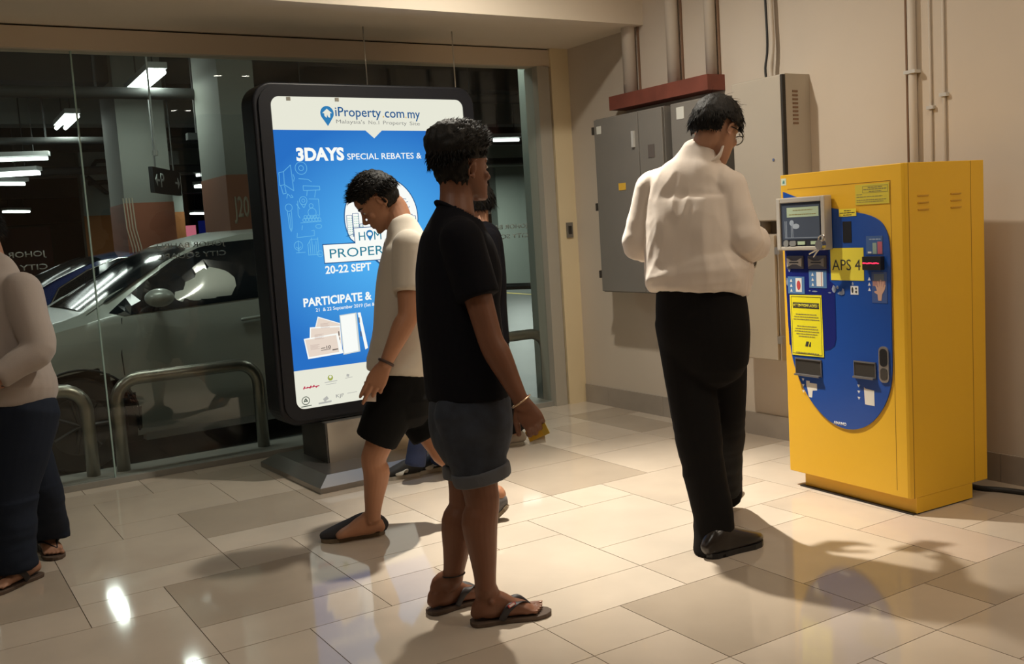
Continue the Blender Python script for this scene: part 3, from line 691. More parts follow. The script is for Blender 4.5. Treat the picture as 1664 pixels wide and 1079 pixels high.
# city drawing in a round map pin
cx, cz, rr = 2.434, 1.430, 0.232
def dropshape(r, g_): return circ(cx, cz, r, n=40, a0=-28, a1=208) + [(cx-0.03-g_, cz-r*1.12-g_), (cx+0.03+g_, cz-r*1.12-g_)]
pp('pin_outline', dropshape(rr+0.006, 0.004), NAVY)
pp('pin_face', dropshape(rr, 0), PWB, Y1-0.0008)
rnd = random.Random(3)
bq = B(); bg_ = B()
def seg(bm_, x0, z0, x1, z1, w=0.003, y=Y1-0.0018):
    d = V((x1-x0, 0, z1-z0)); 
    if d.length < 1e-6: return
    n_ = V((-d.z, 0, d.x)).normalized()*w/2
    prism(bm_, [(k2(x0)+n_.x, z0+n_.z), (k2(x1)+n_.x, z1+n_.z), (k2(x1)-n_.x, z1-n_.z), (k2(x0)-n_.x, z0-n_.z)], y-0.0004, y)
for bx0, w_, zt in ((2.212, 0.034, 1.452), (2.25, 0.036, 1.462), (2.29, 0.02, 1.40), (2.545, 0.030, 1.50), (2.578, 0.03, 1.455), (2.61, 0.022, 1.44), (2.634, 0.02, 1.43)):
    seg(bq, bx0, 1.33, bx0, zt); seg(bq, bx0+w_, 1.33, bx0+w_, zt); seg(bq, bx0, zt, bx0+w_, zt)
    for q in range(9):
        zz = 1.335+(zt-1.34)*q/9
        for c_ in range(3): seg(bg_, bx0+w_*(0.18+c_*0.3), zz, bx0+w_*(0.34+c_*0.3), zz, 0.003)
for q in range(5): seg(bg_, 2.57+q*0.016, 1.36, 2.562+q*0.02, 1.42, 0.005)
seg(bq, 2.20, 1.335, 2.24, 1.343); seg(bq, 2.24, 1.343, 2.30, 1.325); seg(bq, 2.55, 1.34, 2.60, 1.33); seg(bq, 2.60, 1.33, 2.65, 1.30); seg(bq, 2.52, 1.545, 2.60, 1.53); seg(bq, 2.54, 1.53, 2.55, 1.50); seg(bq, 2.56, 1.505, 2.61, 1.515); seg(bq, 2.58, 1.475, 2.62, 1.485)
obj('city_drawing', bq, NAVY, pan); obj('city_windows', bg_, PTG, pan)
pp('title_box_edge', [(2.248, 1.382), (2.62, 1.382), (2.62, 1.288), (2.82, 1.288), (2.82, 1.182), (2.056, 1.190), (2.052, 1.300), (2.250, 1.298)], NAVY, Y1-0.0018)
pp('title_box', [(2.252, 1.378), (2.616, 1.378), (2.616, 1.292), (2.816, 1.292), (2.816, 1.187), (2.060, 1.195), (2.057, 1.295), (2.254, 1.292)], PWB, Y1-0.0024)
ptx('H', 2.278, 2.318, 1.306, 0.050, TEAL, Y1-0.0031)
pp('title_pin', circ(2.347, 1.342, 0.022, n=16, a0=-30, a1=210)+[(2.347, 1.300)], gl('poster_pin_blue', (0.03, 0.20, 0.45)), Y1-0.0031)
pp('title_pin_face', circ(2.347, 1.341, 0.014, 0.011, n=16), PWB, Y1-0.0038)
ptx('M', 2.374, 2.42, 1.306, 0.050, TEAL, Y1-0.0031)
ptx('PROPERTY', 2.092, 2.545, 1.218, 0.052, TEAL, Y1-0.0031, slope=0.006)
ptx('20-22 SEPT', 2.058, 2.342, 1.134, 0.043, PWB, bold=0.022)
ptx('PARTICIPATE &', 1.913, 2.330, 0.962, 0.045, PWB, bold=0.030, slope=0.012)
ptx('21  & 22 September 2019 (Sat &', 1.982, 2.345, 0.928, 0.019, PWB, bold=0.006)
# doodles
bq = B()
def ring2(cx_, cz_, r_, rz_=None, n=20, a0=0, a1=360):
    pts = circ(cx_, cz_, r_, rz_, n=n, a0=a0, a1=a1)
    if a1-a0 == 360: pts = pts+[pts[0]]
    for p, q in zip(pts, pts[1:]): seg(bq, p[0], p[1], q[0], q[1], 0.0028)
def poly(*pts):
    for p, q in zip(pts, pts[1:]): seg(bq, p[0], p[1], q[0], q[1], 0.0028)
poly((1.835, 1.63), (1.835, 1.70), (1.862, 1.705), (1.905, 1.74), (1.912, 1.60), (1.862, 1.635), (1.835, 1.63)); poly((1.862, 1.705), (1.862, 1.635)); poly((1.840, 1.63), (1.85, 1.585), (1.868, 1.588), (1.862, 1.63)); poly((1.915, 1.69), (1.922, 1.67), (1.915, 1.65))
ring2(1.965, 1.722, 0.034); ring2(1.965, 1.722, 0.014); poly((1.945, 1.665), (2.0, 1.660), (2.02, 1.645))
poly((1.968, 1.60), (1.968, 1.626), (2.065, 1.620), (2.065, 1.60), (1.968, 1.60)); poly((1.99, 1.60), (1.985, 1.57)); poly((2.04, 1.60), (2.03, 1.56))
ring2(1.962, 1.545, 0.022); ring2(1.962, 1.545, 0.009); poly((1.946, 1.53), (1.962, 1.505), (1.978, 1.53))
poly((1.995, 1.553), (2.052, 1.550), (2.052, 1.46)); ring2(2.005, 1.515, 0.012); ring2(2.008, 1.478, 0.024)
for q in range(6): ring2(1.958+q*0.018, 1.438, 0.009, n=10)
for q in range(5): ring2(1.967+q*0.018, 1.455, 0.009, n=10)
poly((1.935, 1.424), (2.06, 1.427)); poly((1.93, 1.545), (1.925, 1.47), (1.935, 1.45)); poly((1.92, 1.53), (1.938, 1.50))
poly((1.945, 1.41), (1.94, 1.385)); poly((1.912, 1.37), (1.908, 1.345), (2.01, 1.350), (2.012, 1.38), (1.995, 1.378)); ring2(2.04, 1.40, 0.018, 0.011); 
ring2(1.912, 1.300, 0.024); poly((1.912, 1.33), (1.912, 1.262)); poly((1.898, 1.295), (1.912, 1.283), (1.926, 1.295)); poly((1.895, 1.262), (1.95, 1.262))
for q in range(6): poly((1.968+q*0.012, 1.245), (1.968+q*0.012, 1.30+0.02*(q % 3)))
poly((1.965, 1.245), (2.045, 1.245)); poly((1.965, 1.300), (1.985, 1.33), (2.03, 1.33)); ring2(2.035, 1.248, 0.017, n=12)
poly((1.868, 1.56), (1.875, 1.585), (1.89, 1.57)); poly((1.895, 1.58), (1.905, 1.565), (1.888, 1.565))
ring2(1.875, 1.51, 0.020); poly((1.865, 1.49), (1.870, 1.40), (1.878, 1.38), (1.886, 1.40), (1.888, 1.49)); poly((1.876, 1.48), (1.878, 1.39))
obj('doodles', bq, PLINE, pan)
# tickets and booklet
def quad(name, pts, m, y): return pp(name, pts, m, y)
quad('ticket_print', [(1.990, 0.900), (2.120, 0.850), (2.120, 0.75), (1.955, 0.80)], PWB, Y1-0.0008)
quad('ticket_print', [(1.993, 0.893), (2.118, 0.846), (2.118, 0.76), (1.962, 0.81)], PINKW, Y1-0.0014)
quad('ticket_print', [(1.938, 0.845), (2.12, 0.835), (2.12, 0.70), (1.925, 0.73)], PWB, Y1-0.0021)
quad('ticket_print', [(1.944, 0.838), (2.115, 0.828), (2.115, 0.71), (1.932, 0.735)], PINKW, Y1-0.0027)
quad('ticket_print', [(1.896, 0.785), (2.10, 0.795), (2.125, 0.678), (1.912, 0.670)], PWB, Y1-0.0034)
quad('ticket_print', [(1.903, 0.778), (2.09, 0.786), (2.100, 0.688), (1.918, 0.680)], PINKW, Y1-0.0040)
for (x, z) in ((2.00, 0.858), (1.96, 0.800), (1.93, 0.745)):
    bq = B()
    for q in range(5): seg(bq, x, z-q*0.006, x+0.055-0.01*(q % 2), z-q*0.006, 0.0018, Y1-0.0047)
    obj('ticket_mark', bq, gl('poster_ticket_grey', (0.50, 0.38, 0.34)), pan)
ptx('10', 2.025, 2.052, 0.715, 0.017, PINK, Y1-0.0047, bold=0.02)
bq = B(); seg(bq, 1.992, 0.72, 2.018, 0.722, 0.004, Y1-0.0047); seg(bq, 1.992, 0.709, 2.05, 0.711, 0.003, Y1-0.0047); seg(bq, 2.06, 0.704, 2.095, 0.706, 0.006, Y1-0.0047); seg(bq, 2.107, 0.78, 2.107, 0.805, 0.006, Y1-0.0047); seg(bq, 2.110, 0.755, 2.110, 0.77, 0.004, Y1-0.0047)
obj('ticket_mark', bq, PINK, pan)
quad('booklet_print', [(2.119, 0.895), (2.225, 0.900), (2.230, 0.675), (2.124, 0.668)], PSILV, Y1-0.0048)
quad('booklet_print', [(2.124, 0.890), (2.214, 0.895), (2.219, 0.681), (2.130, 0.674)], PWB, Y1-0.0055)
quad('booklet_print', [(2.232, 0.898), (2.25, 0.898), (2.28, 0.69), (2.262, 0.682)], PWB, Y1-0.0048)
bq = B(); seg(bq, 2.238, 0.84, 2.238, 0.87, 0.006, Y1-0.0056); seg(bq, 2.242, 0.76, 2.242, 0.79, 0.006, Y1-0.0056); obj('booklet_mark', bq, PINK, pan)
# sponsor marks in the footer
bq = B()
for q in range(5): seg(bq, 1.870+q*0.0185, 0.505+0.004*(q % 2), 1.880+q*0.0185, 0.520-0.006*(q % 3 == 1), 0.007, Y1-0.0012)
seg(bq, 1.87, 0.510, 1.965, 0.513, 0.005, Y1-0.0012)
obj('sponsor_mark', bq, PRED, pan)
pp('sponsor_mark', circ(2.035, 0.548, 0.016, n=16), PGRN, Y1-0.0008)
pp('sponsor_mark', circ(2.035, 0.553, 0.008, n=12), PW, Y1-0.0015)
bq = B(); seg(bq, 1.998, 0.525, 2.075, 0.527, 0.004, Y1-0.0012); seg(bq, 2.005, 0.512, 2.068, 0.514, 0.003, Y1-0.0012); seg(bq, 2.125, 0.533, 2.17, 0.535, 0.003, Y1-0.0012); seg(bq, 1.952, 0.412, 2.03, 0.415, 0.010, Y1-0.0012); seg(bq, 1.985, 0.425, 2.01, 0.44, 0.02, Y1-0.0010)
seg(bq, 2.13, 0.445, 2.19, 0.446, 0.003, Y1-0.0012); seg(bq, 2.135, 0.55, 2.15, 0.545, 0.014, Y1-0.0012)
obj('sponsor_mark', bq, gl('poster_pale_grey', (0.45, 0.45, 0.42)), pan)
ptx('KJF', 2.060, 2.108, 0.430, 0.019, gl('poster_dim', (0.25, 0.25, 0.25)))
bq = B()
pts_ = circ(1.878, 0.440, 0.022, n=20); pts_.append(pts_[0])
for p, q in zip(pts_, pts_[1:]): seg(bq, p[0], p[1], q[0], q[1], 0.004, Y1-0.0012)
seg(bq, 1.868, 0.433, 1.878, 0.452, 0.006, Y1-0.0012); seg(bq, 1.878, 0.452, 1.888, 0.433, 0.006, Y1-0.0012); seg(bq, 1.866, 0.436, 1.89, 0.436, 0.005, Y1-0.0012); seg(bq, 1.848, 0.408, 1.91, 0.410, 0.005, Y1-0.0012)
obj('sponsor_seal', bq, gl('poster_seal', (0.06, 0.08, 0.06)), pan)
for x in (1.925, 2.21): obj('poster_clip', bx(k2(x)-0.012, k2(x)+0.010, 0.0, 0.008, 2.085, 2.105), mat('clip_dull', (0.25, 0.24, 0.2), rough=0.5), KT)
# steel column and foot
SATIN = mat('satin_steel', (0.46, 0.43, 0.38), rough=0.32, metal=0.85, bump=0.02, bscale=200, stretch=(1, 1, 0.02))
SATD = mat('shaded_steel', (0.10, 0.095, 0.09), rough=0.35, metal=0.7)
obj('column', bx(k2(1.965), k2(2.70), -0.055, 0.30, 0.078, 0.305), SATIN, KT)
obj('column_side', bx(k2(1.955), k2(1.965), -0.050, 0.30, 0.078, 0.305), SATD, KT)  # same column steel, coloured darker to stand for its shaded side
bq = B()
x0, x1, y0, y1 = k2(1.765), k2(2.82), -0.375, 0.52
lo = [bq.verts.new(p) for p in ((x0, y0, 0.0), (x1, y0, 0.0), (x1, y1, 0.0), (x0, y1, 0.0))]
m1_ = [bq.verts.new(p) for p in ((x0, y0, 0.030), (x1, y0, 0.030), (x1, y1, 0.030), (x0, y1, 0.030))]
d_ = 0.075
hi = [bq.verts.new(p) for p in ((x0+d_, y0+d_, 0.078), (x1-d_, y0+d_, 0.078), (x1-d_, y1-d_, 0.078), (x0+d_, y1-d_, 0.078))]
bq.faces.new(lo[::-1]); bq.faces.new(hi)
for q in range(4):
    r_ = (q+1) % 4; bq.faces.new((lo[q], lo[r_], m1_[r_], m1_[q])); bq.faces.new((m1_[q], m1_[r_], hi[r_], hi[q]))
obj('foot', bq, mat('foot_steel', (0.30, 0.28, 0.26), rough=0.3, metal=0.85), KT)

# hanging rods from the soffit behind the box
for k, px_ in enumerate((552, 690)):
    d = at(px_, 110, 1.0)-CAM; t_ = (6.02-CAM.y)/d.y; p = CAM+d*t_
    # rods carry the header; they end on top of the light box frame
    b2 = B(); cyl(b2, (p.x, 5.62, 2.16), (p.x, 5.62, 2.574), 0.004, 8)
    tag(obj('support_rod', b2, ROD, smooth=True), ['thin steel rod above the light box, left of the two', 'thin steel rod above the light box, right of the two'][k], 'rod')

# ================================================================== CAR PARK BEYOND THE GLASS
GZ = -0.10
ASPH = mat('car_park_floor', (0.085, 0.09, 0.085), rough=0.35, var=0.2, vscale=1.5, bump=0.03, bscale=30)
o = struct('floor_outside', bx(-25, 40, 6.35, 70, GZ-0.1, GZ), ASPH); o.name = 'floor'
CONC = mat('concrete_grey', (0.20, 0.21, 0.185), rough=0.8, var=0.08, vscale=1.5)
CONCD = mat('concrete_dark', (0.055, 0.058, 0.055), rough=0.9, var=0.1, vscale=1)
LCONC = mat('painted_concrete', (0.24, 0.265, 0.235), rough=0.7, var=0.04, vscale=1)
BRICKR = mat('band_rust', (0.21, 0.065, 0.030), rough=0.7, var=0.06, vscale=2)
ORNG = mat('band_orange', (0.36, 0.13, 0.03), rough=0.7)
o = struct('ceiling_outside', bx(-25, 40, 6.16, 70, 3.35, 3.5), CONC); o.name = 'ceiling'
for k, (y_, w_, z_) in enumerate(((7.4, 0.35, 3.05), (10.6, 0.4, 3.0), (13.6, 0.4, 2.95), (16.4, 0.4, 2.9), (20.5, 0.5, 2.8), (26, 0.5, 2.7))):
    struct('trim_%d' % (9+k), bx(-20, 38, y_, y_+w_, z_, 3.35), [CONC, CONCD][k % 2])
# services under the slab
PD = mat('service_pipe', (0.045, 0.048, 0.046), rough=0.7)
for k, (y_, z_, r_, lab) in enumerate(((6.7, 2.74, 0.03, 'thin dark service pipe under the car park ceiling, nearest the glass'), (9.0, 2.66, 0.05, 'thick service pipe under the car park ceiling, second from the glass'), (12.2, 2.6, 0.04, 'service pipe under the car park ceiling behind the second beam'), (15.3, 2.5, 0.06, 'service pipe under the car park ceiling, farthest back'))):
    b2 = B(); cyl(b2, (-12, y_, z_), (14, y_, z_), r_, 12)
    t = thing('service_pipe', lab, 'pipe', (0, y_, z_)); obj('pipe', b2, PD, t, world=True, smooth=True)
    b2 = B()
    for q in range(14): box(b2, -11+q*1.8, -10.98+q*1.8, y_-0.01, y_+0.01, z_, 3.35)
    obj('hangers', b2, PD, t, world=True)

def at_y(px_, py_, y):
    d = at(px_, py_, 1.0)-CAM; return CAM + d*((y-CAM.y)/d.y)
def at_z(px_, py_, z):
    d = at(px_, py_, 1.0)-CAM; return CAM + d*((z-CAM.z)/d.z)
def pillar(px0, px1, depth, label, band_z, m_band, face=0.75, zt=3.35):
    a = at(px0, 380, depth); b_ = at(px1, 380, depth)
    x0, x1 = a.x, b_.x
    w = x1-x0; y0 = (a.y+b_.y)/2
    t = thing('pillar', label, 'pillar', ((x0+x1)/2, y0+face/2, GZ))
    obj('shaft', bx(x0, x1, y0, y0+face, GZ, zt), CONC, t, world=True)
    obj('painted_band', bx(x0-0.006, x1+0.006, y0-0.006, y0+face+0.006, 0.2, band_z), m_band, t, world=True)
    return t, x0, x1, y0
t, x0, x1, y0 = pillar(203, 292, 10.0, 'concrete pillar with rust red band behind the silver car bonnet', 1.80, BRICKR)
b2 = B()
for k in range(4):
    xx = x0-0.015+k*0.028; bar(b2, [(xx, y0-0.012, 1.85), (xx+0.01, y0-0.012, 1.55), (xx+0.045, y0-0.012, 1.35), (xx+0.05, y0-0.012, 1.0)], 0.006, 6)
obj('pale_cables', b2, mat('pale_cable', (0.45, 0.40, 0.30), rough=0.6), t, world=True)
t, x0, x1, y0 = pillar(371, 440, 8.3, 'concrete pillar marked J20 beside the light box', 1.90, mat('band_brown', (0.22, 0.09, 0.05), rough=0.7))
ro = t
text('J20', x0-t.location.x+0.035, x0-t.location.x+0.165, 1.555-GZ, 0.165, y0-t.location.y-0.008, mat('letter_cream', (0.30, 0.26, 0.19), rough=0.7), t, 'pillar_number', bold=0.02, thick=0.002)
# back wall pieces
wl = obj('painted_wall', bx(-2.3, 1.2, 17.0, 17.3, GZ, 3.35), LCONC); wl['kind'] = 'structure'; wl.name = 'wall_far_left'
a = at_y(148, 350, 17.0); b_ = at_y(196, 350, 17.0)
wl.data.transform(Matrix.Translation((0, 0, 0)))
for v in wl.data.vertices:
    v.co.x = (a.x-0.1) if v.co.x < 0 else (b_.x+1.0)
ob_ = obj('wall_band', bx(a.x-0.11, b_.x+1.0, 16.98, 17.0, 0.2, 1.92), ORNG); ob_['kind'] = 'structure'; ob_.name = 'trim_20'
ob_ = obj('wall_far_dark', bx(-8, a.x-0.1, 21.0, 21.2, GZ, 1.9), mat('maroon_paint', (0.075, 0.022, 0.020), rough=0.8)); ob_['kind'] = 'structure'; ob_.name = 'wall_far_maroon'
ob_ = obj('wall_back_far', bx(-25, 40, 69, 69.3, GZ, 3.35), CONCD); ob_['kind'] = 'structure'; ob_.name = 'wall_far_back'
# pipework on the pale wall
P_ = lambda px_, py_: at_y(px_, py_, 16.9)
for pts, lab in (([(141, 287), (172, 313), (190, 313)], 'diagonal dark bracket pipe on the pale car park wall'), ([(143, 298), (183, 295)], 'short horizontal pipe on the pale car park wall'), ([(178, 268), (179, 310), (186, 345)], 'vertical dark pipe on the pale car park wall'), ([(150, 272), (156, 262), (183, 261)], 'bent pipe at top of the pale car park wall')):
    b2 = B(); bar(b2, [P_(*p) for p in pts], 0.035, 8)
    tag(obj('wall_pipe', b2, PD), lab, 'pipe')
# right-hand side: near wall stub, further wall, barrier
struct('wall_outside_right', bx(4.28, 4.6, 6.35, 6.63, GZ, 3.35), LCONC).name = 'wall_outer_right'
a = at_y(812, 400, 21.0); b_ = at_y(868, 400, 21.0)
ow = struct('wall_far_right', bx(a.x, b_.x+6, 21.0, 21.3, GZ, 3.35), LCONC)
ob_ = obj('far_orange_post', bx(at_y(800, 350, 23).x, at_y(811, 350, 23).x, 23, 23.4, GZ, 1.7), ORNG)
tag(ob_, 'orange post far off in the car park beside the pale wall', 'post')
fl = at_z(823, 476, GZ); fr_ = at_z(868, 479, GZ)
b2 = B(); dv = (fr_-fl).normalized(); nn = V((-dv.y, dv.x, 0))*0.06
vs = [b2.verts.new((p.x, p.y, GZ+0.003)) for p in (fl-dv*3-nn, fr_+dv*1.5-nn, fr_+dv*1.5+nn, fl-dv*3+nn)]; b2.faces.new(vs)
tag(obj('road_line', b2, mat('road_yellow', (0.45, 0.35, 0.08), rough=0.7)), 'worn yellow line painted across the car park floor', 'line')
q0 = at_z(879, 581, GZ)
dq = (q0-CAM).dot(ZF)
tp = at(874, 462, dq*0.985); tl = at(795, 457, dq*1.02)
b2 = B(); 
bar(b2, [(q0.x, q0.y, GZ), (q0.x, q0.y, tp.z)], 0.04, 8); bar(b2, [(q0.x, q0.y, tp.z-0.02), (tl.x, tl.y, tp.z-0.02)], 0.035, 8); bar(b2, [(tl.x, tl.y, GZ), (tl.x, tl.y, tp.z)], 0.04, 8)
tag(obj('guard_rail', b2, mat('rail_black', (0.03, 0.032, 0.03), rough=0.5)), 'black guard rail frame outside near the right jamb', 'rail')

# bent steel bollard rails just outside the glass
BR = mat('rail_steel', (0.30, 0.285, 0.24), rough=0.33, metal=0.9)
def hoop(x0, x1, y, zt, label, r=0.038):
    b2 = B(); rc = 0.13
    pts = [V((x0, y, 0.0))]
    pts.append(V((x0, y, zt-rc)))
    for q in range(1, 7): a = PI/2*q/6; pts.append(V((x0+rc*(1-math.cos(a)), y, zt-rc+rc*math.sin(a))))
    for q in range(0, 7): a = PI/2*q/6; pts.append(V((x1-rc+rc*math.sin(a), y, zt-rc+rc*math.cos(a))))
    pts.append(V((x1, y, 0.0)))
    tube(b2, pts, [r]*len(pts), n=18, sub=1, flat0=True, flat1=True, ref=(0, 1, 0))
    t = thing('bollard_rail', label, 'bollard rail', ((x0+x1)/2, y, 0.0), group=None)
    obj('hoop', b2, BR, t, world=True, smooth=True)
    for k, x in enumerate((x0, x1)):
        b3 = B(); cyl(b3, (x, y, 0.0), (x, y, 0.012), 0.06, 20); obj('floor_flange', b3, BR, t, world=True)
HY = 6.20
def hx_(px_, py_): return at_y(px_, py_, HY).x
hz_ = at_y(300, 612, HY).z
hoop(hx_(158, 770)-1.15, hx_(150, 720)-0.01, HY, at_y(110, 640, HY).z+0.02, 'bent steel bollard rail outside behind the woman in grey')
hoop(hx_(197, 720), hx_(425, 680), HY, hz_+0.03, 'bent steel bollard rail outside in front of the silver car')
hoop(hx_(893, 600)-1.1, hx_(888, 600), HY, at_y(860, 543, HY).z, 'bent steel bollard rail outside by the right jamb')

# fluorescent battens under the car park slab
TUBE = glow('fluorescent_tube', (0.92, 1.0, 0.94), 9.0)
TUBEF = glow('fluorescent_tube_far', (0.92, 1.0, 0.94), 3.5)
HOUS = mat('batten_white', (0.5, 0.52, 0.5), rough=0.5)
def batten(p0, p1, z, label, two=True, lamp=0, m=TUBE, w=0.06):
    a = at_z(*p0, z); b_ = at_z(*p1, z)
    d = V((b_.x-a.x, b_.y-a.y, 0)); L = d.length; d.normalize(); c = (a+b_)/2
    t = thing('fluorescent_light', label, 'ceiling light', (c.x, c.y, z), math.atan2(d.y, d.x))
    obj('housing', bx(-L/2-0.02, L/2+0.02, -w*1.3, w*1.3, 0.03, 0.08), HOUS, t)
    for s in ((-1, 1) if two else (0,)):
        b2 = B(); cyl(b2, (-L/2, s*w*0.8, 0.0), (L/2, s*w*0.8, 0.0), 0.022, 10); obj('tube', b2, m, t)
    b2 = B()
    for s in (-L/3, L/3): box(b2, s-0.005, s+0.005, -0.005, 0.005, 0.08, max(0.09, 3.34-z))
    obj('hanger', b2, PD, t)
    if lamp:
        l = bpy.data.lights.new('batten_and_fill_lamp', 'AREA'); l.shape = 'RECTANGLE'; l.size = L; l.size_y = 0.12; l.energy = lamp; l.color = COOL
        lo_ = bpy.data.objects.new('batten_and_fill_lamp', l); C.objects.link(lo_); lo_.location = (c.x, c.y, z-0.03); lo_.rotation_euler = (0, 0, math.atan2(d.y, d.x))
    return t
batten((217, 151), (256, 117), 2.80, 'bright twin tube light, nearest one above the silver car', lamp=14)
batten((99, 208), (118, 189), 2.80, 'bright twin tube light, second one back on the left', lamp=14)
batten((-60, 262), (78, 257), 2.45, 'long thin tube light at left edge, topmost of three', two=False, m=TUBEF, lamp=8)
batten((-60, 288), (62, 281), 2.35, 'thick bright tube light at left edge, middle of three', m=TUBE, w=0.07)
batten((-40, 299), (40, 299), 2.3, 'short tube light at left edge, lowest of three', two=False, m=TUBEF)
batten((319, 285), (362, 282), 2.5, 'thin tube light between the two near pillars, upper one', two=False, m=TUBEF)
batten((320, 303), (366, 303), 2.3, 'bright tube light between the two near pillars, lower one', m=TUBE, lamp=8)
batten((351, 341), (378, 340), 2.2, 'far tube light beside the J20 pillar', m=TUBEF)
batten((312, 347), (343, 347), 2.2, 'far tube light above the pink lit panel', m=TUBEF)
batten((8, 344), (45, 344), 2.3, 'far tube light low at the left edge', m=TUBEF)
batten((802, 228), (843, 227), 2.5, 'tube light right of the light box', two=False, m=TUBEF)
# added fill lamps to brighten the bays, with no fitting behind them
for (x, y, w) in ((12.0, 19.0, 130), (0.5, 12.0, 12)):
    l = area('batten_and_fill_lamp', (x, y, 2.6), (x, y, 0), w, 1.2, 0.12, COOL)

# hanging direction sign
a = at(246, 290, 9.3); b_ = at(289, 283, 10.2)
c = (a+b_)/2; d = V((b_.x-a.x, b_.y-a.y, 0)); L = d.length
t = thing('direction_sign', 'dark hanging direction sign with P and arrows before the pillar', 'sign', (c.x, c.y, 1.86), math.atan2(d.y, d.x))
obj('panel', bx(-L/2, L/2, -0.02, 0.02, 0, 0.24), mat('sign_dark', (0.010, 0.013, 0.015), rough=0.8, spec=0.2), t)
SW = mat('sign_white', (0.35, 0.38, 0.36), rough=0.5)
text('P', -L/2+0.22, -L/2+0.34, 0.06, 0.13, -0.021, SW, t, 'sign_letter', bold=0.01, thick=0.002)
b2 = B(); prism(b2, [(-L/2+0.05, 0.12), (-L/2+0.11, 0.175), (-L/2+0.11, 0.13), (-L/2+0.18, 0.13), (-L/2+0.18, 0.11), (-L/2+0.11, 0.11), (-L/2+0.11, 0.065)], -0.024, -0.021)
prism(b2, [(L/2-0.05, 0.12), (L/2-0.11, 0.175), (L/2-0.11, 0.13), (L/2-0.20, 0.13), (L/2-0.20, 0.11), (L/2-0.11, 0.11), (L/2-0.11, 0.065)], -0.024, -0.021)
obj('sign_arrow', b2, SW, t)
b2 = B()
for s in (-L/3, L/3): box(b2, s-0.006, s+0.006, -0.006, 0.006, 0.24, 1.18)
obj('hanger', b2, PD, t)
# lit panels far away
a = at(293, 385, 30); b_ = at(324, 385, 30)
tag(obj('lit_panel', bx(a.x, b_.x, a.y, a.y+0.2, GZ, 1.98), glow('pink_light', (0.62, 0.16, 0.22), 0.8)), 'pink lit panel far off in the car park', 'lit panel')
a = at(327, 385, 30); b_ = at(357, 385, 30)
t = thing('lit_panel', 'dark blue lit panel with bright edge beside the pink one', 'lit panel', ((a.x+b_.x)/2, a.y, 0.3))
obj('panel', bx(a.x, b_.x, a.y, a.y+0.2, GZ, 2.1), glow('blue_light_dark', (0.003, 0.005, 0.05), 1.0), t, world=True)
w_ = b_.x-a.x
obj('bright_edge', bx(b_.x-w_*.3, b_.x-w_*.12, a.y-0.02, a.y, 0.3, 2.05), glow('blue_light', (0.01, 0.02, 0.95), 1.2), t, world=True)
obj('bright_edge', bx(b_.x-w_*.12, b_.x, a.y-0.02, a.y, 0.3, 2.05), glow('cyan_light', (0.15, 0.45, 1.0), 1.2), t, world=True)
# camera and sprinkler pipe hanging from the slab
p = at(320, 222, 9.0)
t = thing('security_camera', 'small dark ceiling camera hanging in the car park', 'camera', (p.x, p.y, p.z))
obj('camera_body', bx(-0.09, 0.06, -0.04, 0.04, -0.03, 0.03), PD, t); b2 = B(); cyl(b2, (0, 0, 0.03), (0, 0, 3.34-p.z), 0.01, 8); obj('stem', b2, PD, t); b2 = B(); cyl(b2, (0.06, 0, 0), (0.10, 0, 0.0), 0.02, 10); obj('lens', b2, HOUS, t)
p = at(252, 245, 8.25)
t = thing('sprinkler', 'thin bright sprinkler drop hanging before the rust banded pillar', 'sprinkler', (p.x, p.y, p.z))
b2 = B(); cyl(b2, (0, 0, 0), (0, 0, 3.34-p.z), 0.008, 8); obj('drop_pipe', b2, HOUS, t); b2 = B(); cyl(b2, (0, 0, -0.04), (0, 0, 0.0), 0.025, 10); obj('head', b2, HOUS, t)

